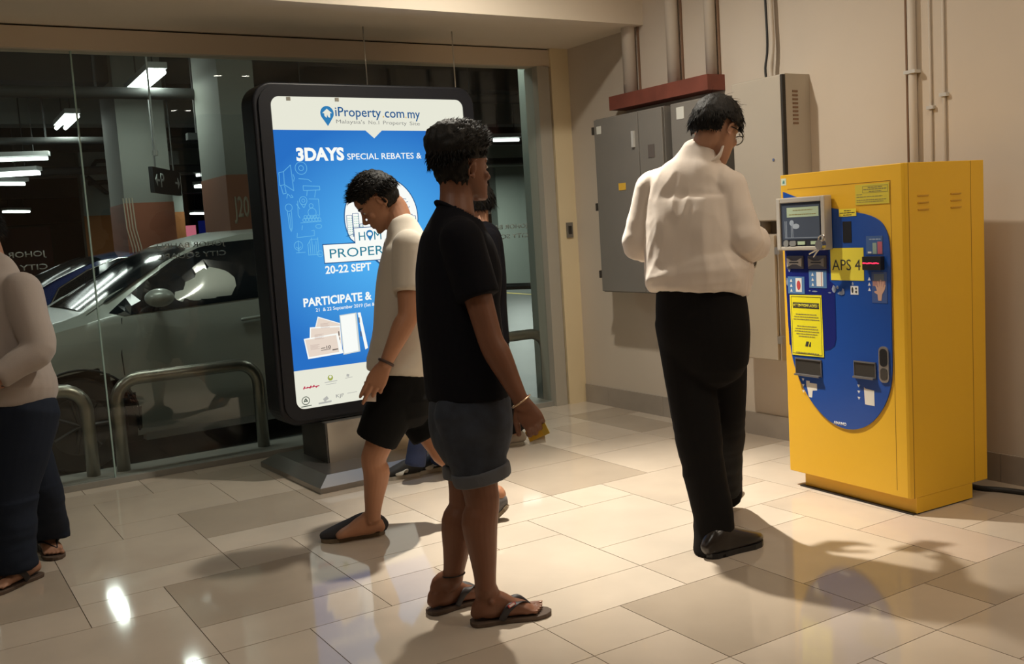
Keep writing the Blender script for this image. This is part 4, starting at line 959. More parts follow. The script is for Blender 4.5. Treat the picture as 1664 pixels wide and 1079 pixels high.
# ------------------------------------------------------------------ cars
def lerp(a, b_, t): return a+(b_-a)*t
def interp(tab, x):
    if x <= tab[0][0]: return tab[0][1]
    for (a, va), (b_, vb) in zip(tab, tab[1:]):
        if x <= b_:
            t = (x-a)/(b_-a); t = t*t*(3-2*t) if False else t; return va+(vb-va)*t
    return tab[-1][1]
def car(name, label, loc, rz, paint, prof_top, belt, halfw, length, wheels, win_side, wheel_r=0.31, arch_r=0.375, roof_hw=0.60, chrome=False, rail=None, seams=(), mirror=None, handle=None, zsill=0.19):
    """car pointing along -x; s from front (0) to rear; local side facing the shop is y=0, body extends to y=2*halfw"""
    t = thing(name, label, 'car', loc, rz)
    def side_y(s, z):
        # inward offset of the near side skin at station s and height z
        tk = 1-min(1, max(0, s)/0.5); tk2 = 1-min(1, max(0, length-s)/0.45)
        inset = 0.30*tk*tk + 0.22*tk2*tk2
        b_ = interp(belt, s)
        if z < b_:
            u = (b_-z)/(b_-zsill); inset += 0.035*(1-u)**3*0 + 0.05*max(0, u-0.75)/0.25*0.8 + 0.012*math.sin(u*PI*1.0)*-1 + 0.02*(1-min(1, u*6))
        else:
            tt = interp(prof_top, s); u = (z-b_)/max(0.05, (tt-b_)); inset += 0.02 + (halfw-roof_hw-0.05)*min(1, u)**1.2 if tt-b_ > 0.12 else 0.02+0.12*min(1, u)
        return inset
    NS = int(length/0.03); rows = []
    bm_ = B()
    for i in range(NS+1):
        s = length*i/NS; zt = interp(prof_top, s); b_ = min(interp(belt, s), zt-0.01); row = []
        zs = [zsill + (b_-zsill)*k/16 for k in range(17)] + [b_+(zt-b_)*k/8*0.93 for k in range(1, 9)]
        half = [(side_y(s, z), z) for z in zs]
        yl, zl = half[-1]
        for k in range(1, 9):
            u = k/8; a = u*PI/2
            half.append((lerp(yl, halfw, math.sin(a*0.9)/math.sin(PI/2*0.9)) if False else lerp(yl, halfw, u), zl+(zt-zl)*math.sin(u*PI/2)**0.6))
        full = half + [(2*halfw-y, z) for y, z in half[-2::-1]]
        rows.append([bm_.verts.new((s, y, z)) for y, z in full])
    def inarch(s, z): return any((s-w)**2+(z-wheel_r)**2 < arch_r**2 for w in wheels)
    for a, b_ in zip(rows, rows[1:]):
        for k in range(len(a)-1):
            c0 = (a[k].co+a[k+1].co+b_[k].co+b_[k+1].co)/4
            if inarch(c0.x, c0.z) and (c0.y < 0.3 or c0.y > 2*halfw-0.3): continue
            bm_.faces.new((a[k], a[k+1], b_[k+1], b_[k]))
    bm_.faces.new(rows[0]); bm_.faces.new(rows[-1][::-1])
    body_ = obj('body', bm_, paint, t, smooth=True)
    body_.modifiers.new('s', 'EDGE_SPLIT').split_angle = math.radians(50)
    def patch(nm, pts, m, off=0.004, far=False, depth=0.0, sub=3, par=None):
        bq = B(); vs = [bq.verts.new((x, 0, z)) for x, z in pts]; bq.faces.new(vs)
        bmesh.ops.triangulate(bq, faces=bq.faces[:])
        for _ in range(sub): bmesh.ops.subdivide_edges(bq, edges=[e for e in bq.edges if e.calc_length() > 0.06], cuts=1)
        bmesh.ops.triangulate(bq, faces=bq.faces[:])
        for v in bq.verts: v.co.y = side_y(v.co.x, v.co.z)-off
        r = bmesh.ops.extrude_face_region(bq, geom=bq.faces[:])
        for g_ in r['geom']:
            if isinstance(g_, bmesh.types.BMVert): g_.co.y += off+0.004+depth
        return obj(nm, bq, m, par or t, smooth=False)
    def strip(nm, pts, w, m, off=0.010, par=None):
        bq = B(); P3 = [V((x, side_y(x, z)-off+w, z)) for x, z in pts]; tube(bq, P3, [w]*len(P3), n=6, sub=1); return obj(nm, bq, m, par or t, smooth=True)
    CGL = mat('car_glass', (0.008, 0.010, 0.012), rough=0.08, spec=0.4)
    RUB = mat('rubber_black', (0.012, 0.012, 0.012), rough=0.6)
    for pts in win_side: 
        wnd = patch('side_window', pts, CGL)
        if chrome: strip('window_trim', pts+[pts[0]], 0.010, mat('chrome', (0.8, 0.8, 0.78), rough=0.15, metal=1.0), par=wnd)
    # windscreen from the hood base to roof front
    s0, s1 = rail
    bq = B(); G = []
    for i in range(9):
        s = lerp(s0, s1, i/8); zt = interp(prof_top, s); row = []
        for k in range(9):
            u = -1+2*k/8; zz = zt + 0.006 - 0.03*abs(u)**3; row.append(bq.verts.new((s - 0.10*(1-u*u)*0 , halfw + u*(roof_hw+0.02+0.10*(1-i/8)), zz+0.006)))
        G.append(row)
    for a, b_ in zip(G, G[1:]):
        for k in range(8): bq.faces.new((a[k], a[k+1], b_[k+1], b_[k]))
    obj('windscreen', bq, CGL, t, smooth=True)
    for w in wheels:
        b2 = B()
        pts = circ(w, wheel_r, arch_r, n=28, a0=-12, a1=192)
        P3 = [V((x, side_y(x, z)+0.006, z)) for x, z in pts]; tube(b2, P3, [0.010]*len(P3), n=8, sub=1); obj('arch_lip', b2, RUB, t, smooth=True)
        b2 = B(); cyl(b2, (w, 0.42, wheel_r), (w, 0.50, wheel_r), arch_r+0.02, 28); obj('wheel_well', b2, RUB, t)
        for ys in (0.06, 2*halfw-0.26):
            b2 = B(); cyl(b2, (w, ys, wheel_r), (w, ys+0.20, wheel_r), wheel_r, 32); wh = obj('wheel', b2, RUB, t, smooth=False); bevel(wh, 0.02)
            if ys < 0.2:
                b2 = B(); cyl(b2, (w, ys-0.006, wheel_r), (w, ys+0.02, wheel_r), wheel_r*0.62, 28)
                for q in range(7):
                    a = 2*PI*q/7; cyl(b2, (w, ys-0.012, wheel_r), (w+wheel_r*0.58*math.cos(a), ys-0.012, wheel_r+wheel_r*0.58*math.sin(a)), 0.014, 6)
                obj('rim', b2, mat('alloy', (0.06, 0.06, 0.06), rough=0.5, metal=0.5), wh)
    obj('underbody', bx(0.35, length-0.35, 0.12, 2*halfw-0.12, 0.14, 0.45), RUB, t)
    obj('sill_trim', bx(wheels[0]+arch_r+0.03, wheels[1]-arch_r-0.03, 0.03, 0.12, 0.15, 0.2), mat('sill_grey', (0.22, 0.23, 0.22), rough=0.4), t)
    for pts in seams: strip('door_seam', pts, 0.004, RUB, off=0.0035)
    if mirror:
        s, z = mirror
        mb = B(); ball(mb, (s+0.02, -0.12, z), (0.095, 0.10, 0.062), nu=20, nv=12); mm = obj('door_mirror', mb, paint, t, smooth=True)
        mb = B(); tube(mb, [(s+0.05, 0.06, z-0.05), (s+0.03, -0.06, z-0.055)], [0.022, 0.02], n=8); obj('mirror_arm', mb, RUB, mm)
    if handle:
        mb = B(); tube(mb, [(handle[0], side_y(*handle)-0.02, handle[1]), (handle[0]+0.16, side_y(*handle)-0.02, handle[1]+0.01)], [0.012, 0.012], n=8); obj('door_handle', mb, paint, t, smooth=True)
    hl = patch('headlamp', [(0.12, 0.62), (0.42, 0.74), (0.50, 0.80), (0.30, 0.80), (0.08, 0.70)], mat('lamp_lens', (0.5, 0.5, 0.5), rough=0.1, spec=0.8), sub=2)
    obj('bumper_grille', bx(-0.006, 0.012, 0.45, 2*halfw-0.45, 0.28, 0.50), RUB, t)
    return t
SILV = mat('car_silver_paint', (0.34, 0.36, 0.32), rough=0.35, metal=0.15, coat=0.35)
NAVYP = mat('car_navy_paint', (0.012, 0.03, 0.13), rough=0.22, coat=0.8)
# station 0 = front bumper; the door seam sits at s=1.15
S0 = 1.24
top1 = [(0, 0.62), (0.15, 0.80), (0.45, 0.91), (0.85, 1.00), (0.98, 1.035), (1.25, 1.19), (1.55, 1.36), (1.80, 1.48), (2.1, 1.535), (2.6, 1.545), (3.1, 1.51), (3.45, 1.42), (3.62, 1.15), (3.70, 0.7)]
belt1 = [(0, 0.60), (0.2, 0.76), (0.5, 0.86), (0.8, 0.94), (1.1, 0.995), (2.2, 1.03), (3.7, 1.08)]
win = [(1.13, 1.03), (1.22, 1.005), (1.30, 1.01), (2.20, 1.045), (2.20, 1.46), (1.98, 1.45), (1.80, 1.425), (1.62, 1.355), (1.42, 1.23), (1.26, 1.12)]
win2 = [(2.26, 1.045), (3.0, 1.07), (3.15, 1.15), (2.95, 1.41), (2.26, 1.46)]
sil = at(215, 690, 6.6)
car('hatchback_car', 'silver grey hatchback car parked side on outside the glass', (sil.x-S0+0.06, sil.y, GZ), math.radians(3), SILV, top1, belt1, 0.82, 3.70, [0.88, 3.12], [win, win2], rail=(1.00, 1.72),
    seams=([(1.20, 0.99), (1.17, 0.75), (1.18, 0.50), (1.24, 0.28), (1.26, 0.24)], [(2.23, 1.03), (2.22, 0.5), (2.20, 0.26)]), mirror=(1.40, 1.11), handle=(2.0, 0.90))
top2 = [(0, 0.60), (0.2, 0.76), (0.6, 0.88), (1.15, 0.97), (1.3, 1.01), (1.7, 1.22), (2.1, 1.38), (2.5, 1.44), (2.9, 1.43), (3.5, 1.28), (3.9, 1.08), (4.4, 1.0), (4.6, 0.6)]
belt2 = [(0, 0.58), (0.3, 0.74), (0.8, 0.85), (1.4, 0.92), (3.0, 0.98), (4.6, 0.98)]
win3 = [(1.62, 0.98), (1.75, 0.955), (3.1, 0.99), (3.4, 1.08), (3.1, 1.26), (2.6, 1.37), (2.3, 1.365), (2.0, 1.27), (1.72, 1.12)]
p = at(148, 470, 9.3)
car('saloon_car', 'dark blue car with bright window trim behind the silver hatchback', (p.x-1.95, p.y, GZ), math.radians(4), NAVYP, top2, belt2, 0.86, 4.6, [0.85, 3.55], [win3], rail=(1.32, 2.15), chrome=True, roof_hw=0.62)
p = at(806, 420, 15.0)
car('estate_car', 'pale silver car far off seen beside the pale wall on the right', (p.x-3.6, p.y, GZ), math.radians(0), mat('car_pale_paint', (0.5, 0.52, 0.5), rough=0.3, metal=0.3, coat=0.5), top1, belt1, 0.82, 3.70, [0.66, 3.02], [win, win2], rail=(1.00, 1.72))
# ================================================================== PEOPLE
def frame(fwd, up=UP):
    """3x3 matrix with columns right, forward, up"""
    f = V(fwd).normalized(); u = V(up); r_ = f.cross(u).normalized(); u = r_.cross(f).normalized()
    return Matrix((r_, f, u)).transposed()
def remesh(bm_, voxel, smooth_it=3, fac=0.5):
    me = bpy.data.meshes.new('tmp'); bmesh.ops.recalc_face_normals(bm_, faces=bm_.faces); bm_.to_mesh(me); bm_.free()
    o = bpy.data.objects.new('tmp', me); C.objects.link(o)
    m = o.modifiers.new('r', 'REMESH'); m.mode = 'VOXEL'; m.voxel_size = voxel; m.use_smooth_shade = True
    if smooth_it:
        s_ = o.modifiers.new('s', 'SMOOTH'); s_.factor = fac; s_.iterations = smooth_it
    res = bpy.data.meshes.new_from_object(o.evaluated_get(bpy.context.evaluated_depsgraph_get()))
    C.objects.unlink(o); bpy.data.objects.remove(o); bpy.data.meshes.remove(me)
    return res
def put(name, me, m, parent, label=None):
    """link a mesh given in world points under a thing whose rotation is zero"""
    me.transform(Matrix.Translation(-V(root_of(parent).location)))
    me.name = name; me.materials.clear(); me.materials.append(m)
    for p in me.polygons: p.use_smooth = True
    o = bpy.data.objects.new(name, me); C.objects.link(o); o.parent = parent
    if label: o['label'] = label
    return o
def folds(me, amp, axis_scale, seed=0, mask=None, rid=0.0):
    """push the cloth in and out along its normals; axis_scale stretches the noise so the folds run one way"""
    off = V((seed*3.1, seed*1.7, seed*0.9)); a = axis_scale
    ns = [v.normal.copy() for v in me.vertices]
    for v, n_ in zip(me.vertices, ns):
        c = v.co; q = V((c.x*a[0], c.y*a[1], c.z*a[2])) + off
        h = noise.noise(q)*0.7 + noise.noise(q*2.1)*0.35
        if rid: h = h*(1-rid) + rid*(1-2*abs(noise.noise(q*1.3)))*0.6
        w = mask(c) if mask else 1.0
        v.co = c + n_*(amp*h*w)

def add_head(bm_, Cn, Fm, s=1.0, ears=True):
    """head surfaces in the frame Fm (right, forward, up) about its centre Cn"""
    def W(x, y, z): return Cn + Fm @ (V((x, y, z))*s)
    tab = [(-.113, .078, .046, .018), (-.106, .086, .025, .029), (-.090, .089, .0, .041), (-.070, .088, -.018, .050), (-.050, .088, -.040, .0575), (-.028, .087, -.066, .063), (0.0, .084, -.088, .069), (.025, .090, -.098, .0735), (.055, .089, -.100, .0755), (.080, .074, -.088, .069), (.100, .048, -.062, .051), (.113, .016, -.030, .024)]
    n = 28; rings = []
    for z, yf, yb, hw in tab:
        yc = (yf+yb)/2 - 0.008; row = []
        for k in range(n):
            u = 2*PI*k/n; c_, s_ = math.cos(u), math.sin(u)
            ex = 0.86 if s_ > 0 else 0.95
            x = hw*math.copysign(abs(c_)**ex, c_); y = yc + (yf-yc if s_ > 0 else yc-yb)*math.copysign(abs(s_)**0.9, s_)
            row.append(bm_.verts.new(W(x, y, z)))
        rings.append(row)
    bm_.faces.new(rings[0][::-1]); bm_.faces.new(rings[-1])
    for a, b_ in zip(rings, rings[1:]):
        for k in range(n): bm_.faces.new((a[k], a[(k+1) % n], b_[(k+1) % n], b_[k]))
    R3 = Fm*s
    tube(bm_, [W(0, .080, .020), W(0, .091, -.004), W(0, .104, -.024), W(0, .108, -.033), W(0, .094, -.040)], [.0070*s, .0072*s, .0082*s, .0090*s, .0075*s], ref=Fm.col[0], n=12)
    for k in (-1, 1):
        ball(bm_, W(k*.011, .091, -.037), (.0068*s, .009*s, .0065*s), Fm)
        tube(bm_, [W(k*.010, .082, .022), W(k*.030, .080, .026), W(k*.050, .066, .022)], [.007*s, .0085*s, .006*s], n=8)
        ball(bm_, W(k*.042, .064, -.028), (.018*s, .016*s, .018*s), Fm)          # cheekbone
        ball(bm_, W(k*.031, .071, .003), (.013*s, .0125*s, .010*s), Fm)          # lid over the eye
        if ears:
            E = W(k*.076, -.006, -.002)
            M3 = Fm @ Matrix.Rotation(k*math.radians(-16), 3, 'Z') @ Matrix.Rotation(math.radians(-8), 3, 'X')
            ball(bm_, E - Fm @ V((k*.004*s, 0, 0)), (.0055*s, .014*s, .026*s), M3)
            pts = []
            for q in range(11):
                a = math.radians(-60 + 250*q/10); pts.append(E + M3 @ V((k*.007*s, .0155*math.cos(a)*s*(-1)*(-1), .029*math.sin(a)*s)))
            pts = [E + M3 @ V((k*(.006+.004*math.sin(q/10*PI))*s, (-.016*math.sin(q/10*PI)+.010*math.cos(q/10*PI))*s, (.028*math.cos(q/10*PI))*s)) for q in range(11)]
            tube(bm_, pts, [.0042*s]*11, n=8, sub=1)
            ball(bm_, E + M3 @ V((k*.004*s, .0, -.028*s)), (.006*s, .008*s, .009*s), Fm)
    tube(bm_, [W(-.024, .078, -.062), W(-.010, .0905, -.0585), W(0, .092, -.060), W(.010, .0905, -.0585), W(.024, .078, -.062)], [.0035*s, .0062*s, .006*s, .0062*s, .0035*s], n=8, sub=2)
    tube(bm_, [W(-.021, .078, -.067), W(0, .090, -.0725), W(.021, .078, -.067)], [.004*s, .0078*s, .004*s], n=8, sub=3)
    ball(bm_, W(0, .080, -.100), (.020*s, .014*s, .014*s), Fm)

def face_parts(t, Cn, Fm, s, brow=True, skin=None):
    def W(x, y, z): return Cn + Fm @ (V((x, y, z))*s)
    EW = mat('eye_white', (0.55, 0.52, 0.48), rough=0.2); EI = mat('eye_iris', (0.02, 0.012, 0.008), rough=0.15)
    for k in (-1, 1):
        b2 = B(); ball(b2, W(k*.031, .0785, .001), (.0105*s, .0075*s, .0052*s), Fm); e = obj('eye', b2, EW, t, world=True, smooth=True)
        b2 = B(); ball(b2, W(k*.031, .0845, .001), (.0045*s, .0025*s, .0046*s), Fm); obj('iris', b2, EI, e, world=True, smooth=True)
        if brow:
            b2 = B(); tube(b2, [W(k*.012, .0875, .021), W(k*.030, .0865, .0275), W(k*.050, .0725, .023)], [.0035*s, .0045*s, .002*s], n=8); obj('eyebrow', b2, MATS['hair_black'], t, world=True, smooth=True)

mat('hair_black', (0.007, 0.006, 0.005), rough=0.55, spec=0.3, bump=0.35, bscale=160, stretch=(1, 1, 0.25))
def add_hair(name, t, Cn, Fm, s, hairline, thick, flow, n_str=900, length=0.03, seed=1, m=None, width=0.0022, jag=0.006, lift=0.06):
    """cap over the skull plus tapering locks; hairline(x,y,z)->bool and thick(x,y,z) use unit directions in the head frame"""
    bm_ = B(); rr = random.Random(seed)
    cen = V((0, -.008, .018)); rad = V((.0785, .100, .097))
    def skull(d):
        # slightly flattened towards the neck
        return cen + V((d.x*rad.x, d.y*rad.y, d.z*rad.z))
    nu, nv = 72, 44; grid = {}
    def dirn(i, j):
        u = 2*PI*i/nu; v = -0.95 + (PI/2+0.95)*j/nv; return V((math.cos(v)*math.cos(u), math.cos(v)*math.sin(u), math.sin(v)))
    for j in range(nv):
        for i in range(nu):
            ds = [dirn(i, j), dirn(i+1, j), dirn(i+1, j+1), dirn(i, j+1)]
            if not all(hairline(d) for d in ds): continue
            vs = []
            for key, d in zip(((i, j), ((i+1) % nu, j), ((i+1) % nu, j+1), (i, j+1)), ds):
                if key[1] == nv: key = (0, nv)
                if key not in grid:
                    h = thick(d) + jag*noise.noise(V((d.x*9+seed, d.y*9, d.z*6)))
                    p = skull(d) + d.normalized()*h; grid[key] = bm_.verts.new(Cn + Fm @ (p*s))
                vs.append(grid[key])
            vs2 = []
            for v_ in vs:
                if v_ not in vs2: vs2.append(v_)
            if len(vs2) >= 3:
                try: bm_.faces.new(vs2)
                except ValueError: pass
    # give the cap thickness inwards
    r = bmesh.ops.extrude_face_region(bm_, geom=bm_.faces[:])
    inner_c = Cn + Fm @ (cen*s)
    for g_ in r['geom']:
        if isinstance(g_, bmesh.types.BMVert): g_.co = inner_c + (g_.co-inner_c)*0.88
    made = 0
    while made < n_str:
        d = V((rr.gauss(0, 1), rr.gauss(0, 1), rr.gauss(0, 1))).normalized()
        if d.z < -0.8 or not hairline(d) or thick(d) < 0.0055: continue
        made += 1
        base = skull(d) + d*(thick(d)*0.75); fl = V(flow(d)); L = length*(0.6+0.8*rr.random())
        dt = V((d.x+fl.x*L/.08, d.y+fl.y*L/.1, d.z+fl.z*L/.09)).normalized()
        if not hairline(dt): L *= 0.30
        fl = (fl + V((rr.gauss(0, .18), rr.gauss(0, .18), rr.gauss(0, .18)))).normalized()
        side = fl.cross(d); 
        if side.length < 1e-3: continue
        side.normalize(); w = width*(0.6+0.8*rr.random())
        p1 = base + fl*L*0.5 + d*L*lift; p2 = base + fl*L + d*L*lift*(0.2+rr.random())
        q = [base-side*w, base+side*w, base+d*w*1.6, p1-side*w*.7, p1+side*w*.7, p1+d*w, p2]
        q = [bm_.verts.new(Cn + Fm @ (a*s)) for a in q]
        for f in ((0, 1, 4, 3), (1, 2, 5, 4), (2, 0, 3, 5), (3, 4, 6), (4, 5, 6), (5, 3, 6)): bm_.faces.new([q[k] for k in f])
    return obj(name, bm_, m or MATS['hair_black'], t, world=True, smooth=True)

def add_hand(bm_, wrist, d, nrm, thumb_side, curls, s=1.0, thumb=((.75, .60, -.25), (.35, .80, -.45)), spread=0.05, lens=None):
    """d: wrist to knuckles, nrm: out of the palm. thumb_side: vector towards the thumb. curls: per finger (base, mid, tip) in degrees, index first"""
    d = V(d).normalized(); nrm = V(nrm); nrm = (nrm-d*nrm.dot(d)).normalized(); x = V(thumb_side); x = (x-d*x.dot(d)-nrm*x.dot(nrm)).normalized()
    def W(a, b_, c): return wrist + (x*a + d*b_ + nrm*c)*s
    tube(bm_, [W(0, -.012, 0), W(0, .010, 0), W(.002, .04, .001), W(.002, .07, 0), W(.001, .088, -.002)], [(.027*s, .019*s), (.029*s, .019*s), (.037*s, .0165*s), (.041*s, .0145*s), (.039*s, .0115*s)], ref=x, n=18, pw=2.4)
    ball(bm_, W(.022, .030, .010), (.016*s, .016*s, .016*s))
    roots = [(.0305, .088), (.0105, .093), (-.0100, .090), (-.0290, .082)]
    L = lens or [.074, .082, .077, .060]; R_ = [.0094, .0096, .0092, .0082]; tips = []
    for i, (rx, ry) in enumerate(roots):
        a = 0; p = W(rx, ry, -.001); dirx = spread*(1.5-i)
        pts = [W(rx*0.8, ry-.03, -.001), p]; rad = [R_[i]*s*1.05, R_[i]*s*1.06]
        cur = p; ang = 0
        for k, fr_ in enumerate((.46, .30, .24)):
            ang += math.radians(curls[i][k])
            v = (d*math.cos(ang) + nrm*math.sin(ang) + x*dirx*math.cos(ang)).normalized()
            mid = cur + v*(L[i]*fr_*s*0.5); cur = cur + v*(L[i]*fr_*s)
            pts += [mid, cur]; rr_ = R_[i]*s*(1.0-0.09*k); rad += [rr_*0.94, rr_*(1.0 if k < 2 else 0.82)]
        tube(bm_, pts, rad, n=12, sub=2); tips.append(cur)
    p = W(.020, .018, .004); cur = p; pts = [p]; rad = [.0145*s]
    for v3, Ls, r_ in ((thumb[0], .042, .0125), (thumb[0], .004, .012), (thumb[1], .030, .0105), (thumb[1], .024, .0085)):
        v = (x*v3[0] + d*v3[1] + nrm*(-v3[2])).normalized(); cur = cur + v*Ls*s; pts.append(cur); rad.append(r_*s)
    tube(bm_, pts, rad, n=12, sub=2); tips.append(cur)
    return tips

def add_foot(bm_, ankle, heel, toe, s=1.0, toes=True, side=1, lift=0.0):
    """bare foot standing on z = heel.z; side: +1 when the big toe is on the right of the heel-toe direction"""
    f = V((toe.x-heel.x, toe.y-heel.y, toe.z-heel.z)); L = f.length; f.normalize(); r_ = f.cross(UP).normalized(); u = r_.cross(f)
    def W(a, b_, c): return heel + f*(b_*L) + r_*a + u*c
    st = [(.02, .024, .022, .026), (.08, .032, .036, .038), (.20, .034, .046, .046), (.32, .033, .046, .046), (.45, .036, .036, .036), (.60, .042, .027, .027), (.71, .046, .021, .021), (.78, .044, .015, .015)]
    tube(bm_, [W(side*(.004 if b_ > .5 else 0), b_, c) for b_, a, h, c in st], [(a*s, h*s) for b_, a, h, c in st], ref=r_, n=20, sub=3, pw=2.3)
    tube(bm_, [ankle, W(0, .20, .085*s), W(0, .19, .045*s)], [(.038*s, .041*s), (.034*s, .044*s), (.032*s, .050*s)], ref=r_, n=18)
    tube(bm_, [W(0, .22, .085*s), W(0, .38, .066*s), W(0, .55, .042*s)], [(.028*s, .026*s), (.030*s, .026*s), (.034*s, .020*s)], ref=r_, n=16)
    ball(bm_, W(.036*s, .22, .072*s), .011*s); ball(bm_, W(-.036*s, .22, .066*s), .011*s)
    if toes:
        for i, (o_, e, r2) in enumerate(((.031, 1.0, .0118), (.0095, .985, .0082), (-.0075, .955, .0078), (-.0235, .915, .0074), (-.0385, .870, .0072))):
            o_ *= side*s; b0 = .74-.012*i
            tube(bm_, [W(o_*.9, b0, .014*s), W(o_, (b0+e)/2, .0165*s), W(o_, e-.03, .0125*s)], [r2*s*1.05, r2*s*.9, r2*s], n=10, sub=3)
def nails(t, heel, toe, s, side):
    f = V((toe.x-heel.x, toe.y-heel.y, toe.z-heel.z)); L = f.length; f.normalize(); r_ = f.cross(UP).normalized(); u = r_.cross(f)
    for i, (o_, e, r2) in enumerate(((.030, 1.0, .0085), (.010, .985, .006), (-.007, .955, .0055), (-.022, .915, .005), (-.036, .870, .0045))):
        b2 = B(); ball(b2, heel + f*((e-.022)*L) + r_*(o_*side*s) + u*((.0125+r2*1.15)*s), (r2*s, r2*s*1.1, .0022), frame(f, u), 10, 6); obj('toenail', b2, mat('nail', (0.42, 0.24, 0.17), rough=0.3), t, world=True, smooth=True)

def leg(bm_, hip, knee, ankle, s=1.0, ref=None, thick=1.0):
    k = thick*s
    m1_ = hip.lerp(knee, .5); c1 = knee.lerp(ankle, .28); c2 = knee.lerp(ankle, .62)
    back = V((0, 0, 0))
    if ref is not None: back = V(ref)
    tube(bm_, [hip, m1_, hip.lerp(knee, .88), knee, knee.lerp(ankle, .12), c1+back*.012, c2+back*.004, knee.lerp(ankle, .88), ankle],
         [.082*k, .070*k, .056*k, .054*k, .052*k, .056*k, .043*k, .034*k, .034*k], n=20, sub=3, ref=(HX if ref is None else V(ref).cross(UP)))
def shoulders(bm_, nb, shs, r0=.060, r1=.058):
    for s_ in shs: tube(bm_, [nb - UP*.035, nb.lerp(s_, .5) - UP*.012, s_], [r0, (r0+r1)/2, r1], n=16, sub=3)
def arm(bm_, sh, el, wr, s=1.0, thick=1.0):
    k = thick*s
    tube(bm_, [sh, sh.lerp(el, .3), sh.lerp(el, .7), el, el.lerp(wr, .25), el.lerp(wr, .65), wr], [(.050*k, .050*k), (.048*k, .048*k), (.042*k, .042*k), (.039*k, .039*k), (.042*k, .041*k), (.033*k, .031*k), (.027*k, .023*k)], n=18, sub=3)
def torso(bm_, st, side, n=28, pw=2.3, flat=(False, False)):
    """st: (centre, half width, half depth)"""
    tube(bm_, [s_[0] for s_ in st], [(s_[1], s_[2]) for s_ in st], ref=side, n=n, sub=4, pw=pw, flat0=flat[0], flat1=flat[1])

def open_neck(me, c, ax, r):
    """cut the neck opening of a garment: drop what lies above the tilted plane at c, within r of the neck axis"""
    bq = bmesh.new(); bq.from_mesh(me); ax = V(ax).normalized(); kill = []
    for v in bq.verts:
        w = v.co-c; h = w.dot(ax)
        if h > 0 and (w-ax*h).length < r: kill.append(v)
    bmesh.ops.delete(bq, geom=kill, context='VERTS')
    r_ = bmesh.ops.extrude_face_region(bq, geom=[]) if False else None
    bq.to_mesh(me); bq.free()
def person(label, base): return thing('person', label, 'person', (base.x, base.y, 0.0))

# ---------------------------------------------------------------- man in the white shirt, seen from behind
d0 = 3.95
gA = at_z(1165, 895, 0)
T = person('person in white long-sleeved shirt and black trousers seen from behind, looking down', gA)
SKA = mat('skin_light', (0.50, 0.27, 0.175), rough=0.5, spec=0.4, var=0.05, vscale=12)
fA = (HZ*0.80 + HX*0.55).normalized(); rA = fA.cross(UP)
hd = at(1164, 212, d0-0.03)
headF = (HZ*0.62 + HX*0.70 - UP*0.42).normalized()
HM = frame(headF, UP)
neckb = at(1136, 252, d0); chest = at(1126, 330, d0+0.02); waist = at(1132, 430, d0+0.01); pelv = at(1142, 505, d0+0.0)
shL = at(1062, 306, d0+0.09); shR = at(1184, 306, d0-0.08)
elL = at(1040, 398, d0+0.13); elR = at(1211, 392, d0-0.12)
wrL = elL + fA*0.20 + rA*0.08 + UP*0.03; wrR = elR + fA*0.215 - rA*0.02 - UP*0.035
hipL = at(1105, 520, d0+0.05); hipR = at(1172, 520, d0-0.03)
knL = at(1132, 690, d0+0.02); anL = at(1160, 858, d0+0.0)
knR = at(1174, 680, d0+0.16); anR = at(1178, 792, d0+0.50)
bm_ = B()
add_head(bm_, hd, HM, 1.0)
nh_ = hd + HM @ V((0, -.034, -.03)); tube(bm_, [hd + HM @ V((0, -.028, .02)), nh_, nh_.lerp(neckb + fA*.012, .55), neckb - UP*0.03], [(.045, .045), (.049, .050), (.051, .052), (.058, .056)], ref=HM.col[0], n=20)
torso(bm_, [(pelv, .145, .10), (waist, .13, .09), (chest, .15, .10), (neckb-UP*.07, .10, .065), (neckb - UP*.02, .055, .05)], rA)
for a, b_, c in ((shL, elL, wrL), (shR, elR, wrR)): arm(bm_, a, b_, c)
tipsR = add_hand(bm_, wrR, fA*.85 - rA*.45 + UP*.05, -UP*0.3 - rA*.9, UP*.9 - rA*.2, [(25, 40, 20), (35, 50, 25), (45, 55, 30), (50, 55, 30)], 0.95)
add_hand(bm_, wrL, fA*.85 + rA*.45 + UP*.05, -UP*0.3 + rA*.9, UP*.9 + rA*.2, [(25, 40, 20), (35, 50, 25), (45, 55, 30), (50, 55, 30)], 0.95)
leg(bm_, hipL, knL, anL); leg(bm_, hipR, knR, anR)
put('body', remesh(bm_, 0.0045, 5), SKA, T)
face_parts(T, hd, HM, 1.0)
def hlA(d):
    if d.y > 0.60 - 0.25*max(0, -d.z) and d.z < 0.55: return False
    low = -0.42 - 0.22*max(0, -d.y)           # hairline at the nape
    if abs(d.x) > 0.62 and -0.42 < d.y < 0.42: low = -0.02
    return d.z > low
add_hair('hair', T, hd, HM, 1.0, hlA, lambda d: 0.016 + 0.012*max(0, d.z) - 0.010*max(0, -d.z-0.2), lambda d: (d.x*.4, .35 if d.z > .3 else .1, -1.0 if d.z < .75 else -.3), 2200, 0.034, 4, width=0.0016, jag=0.004)
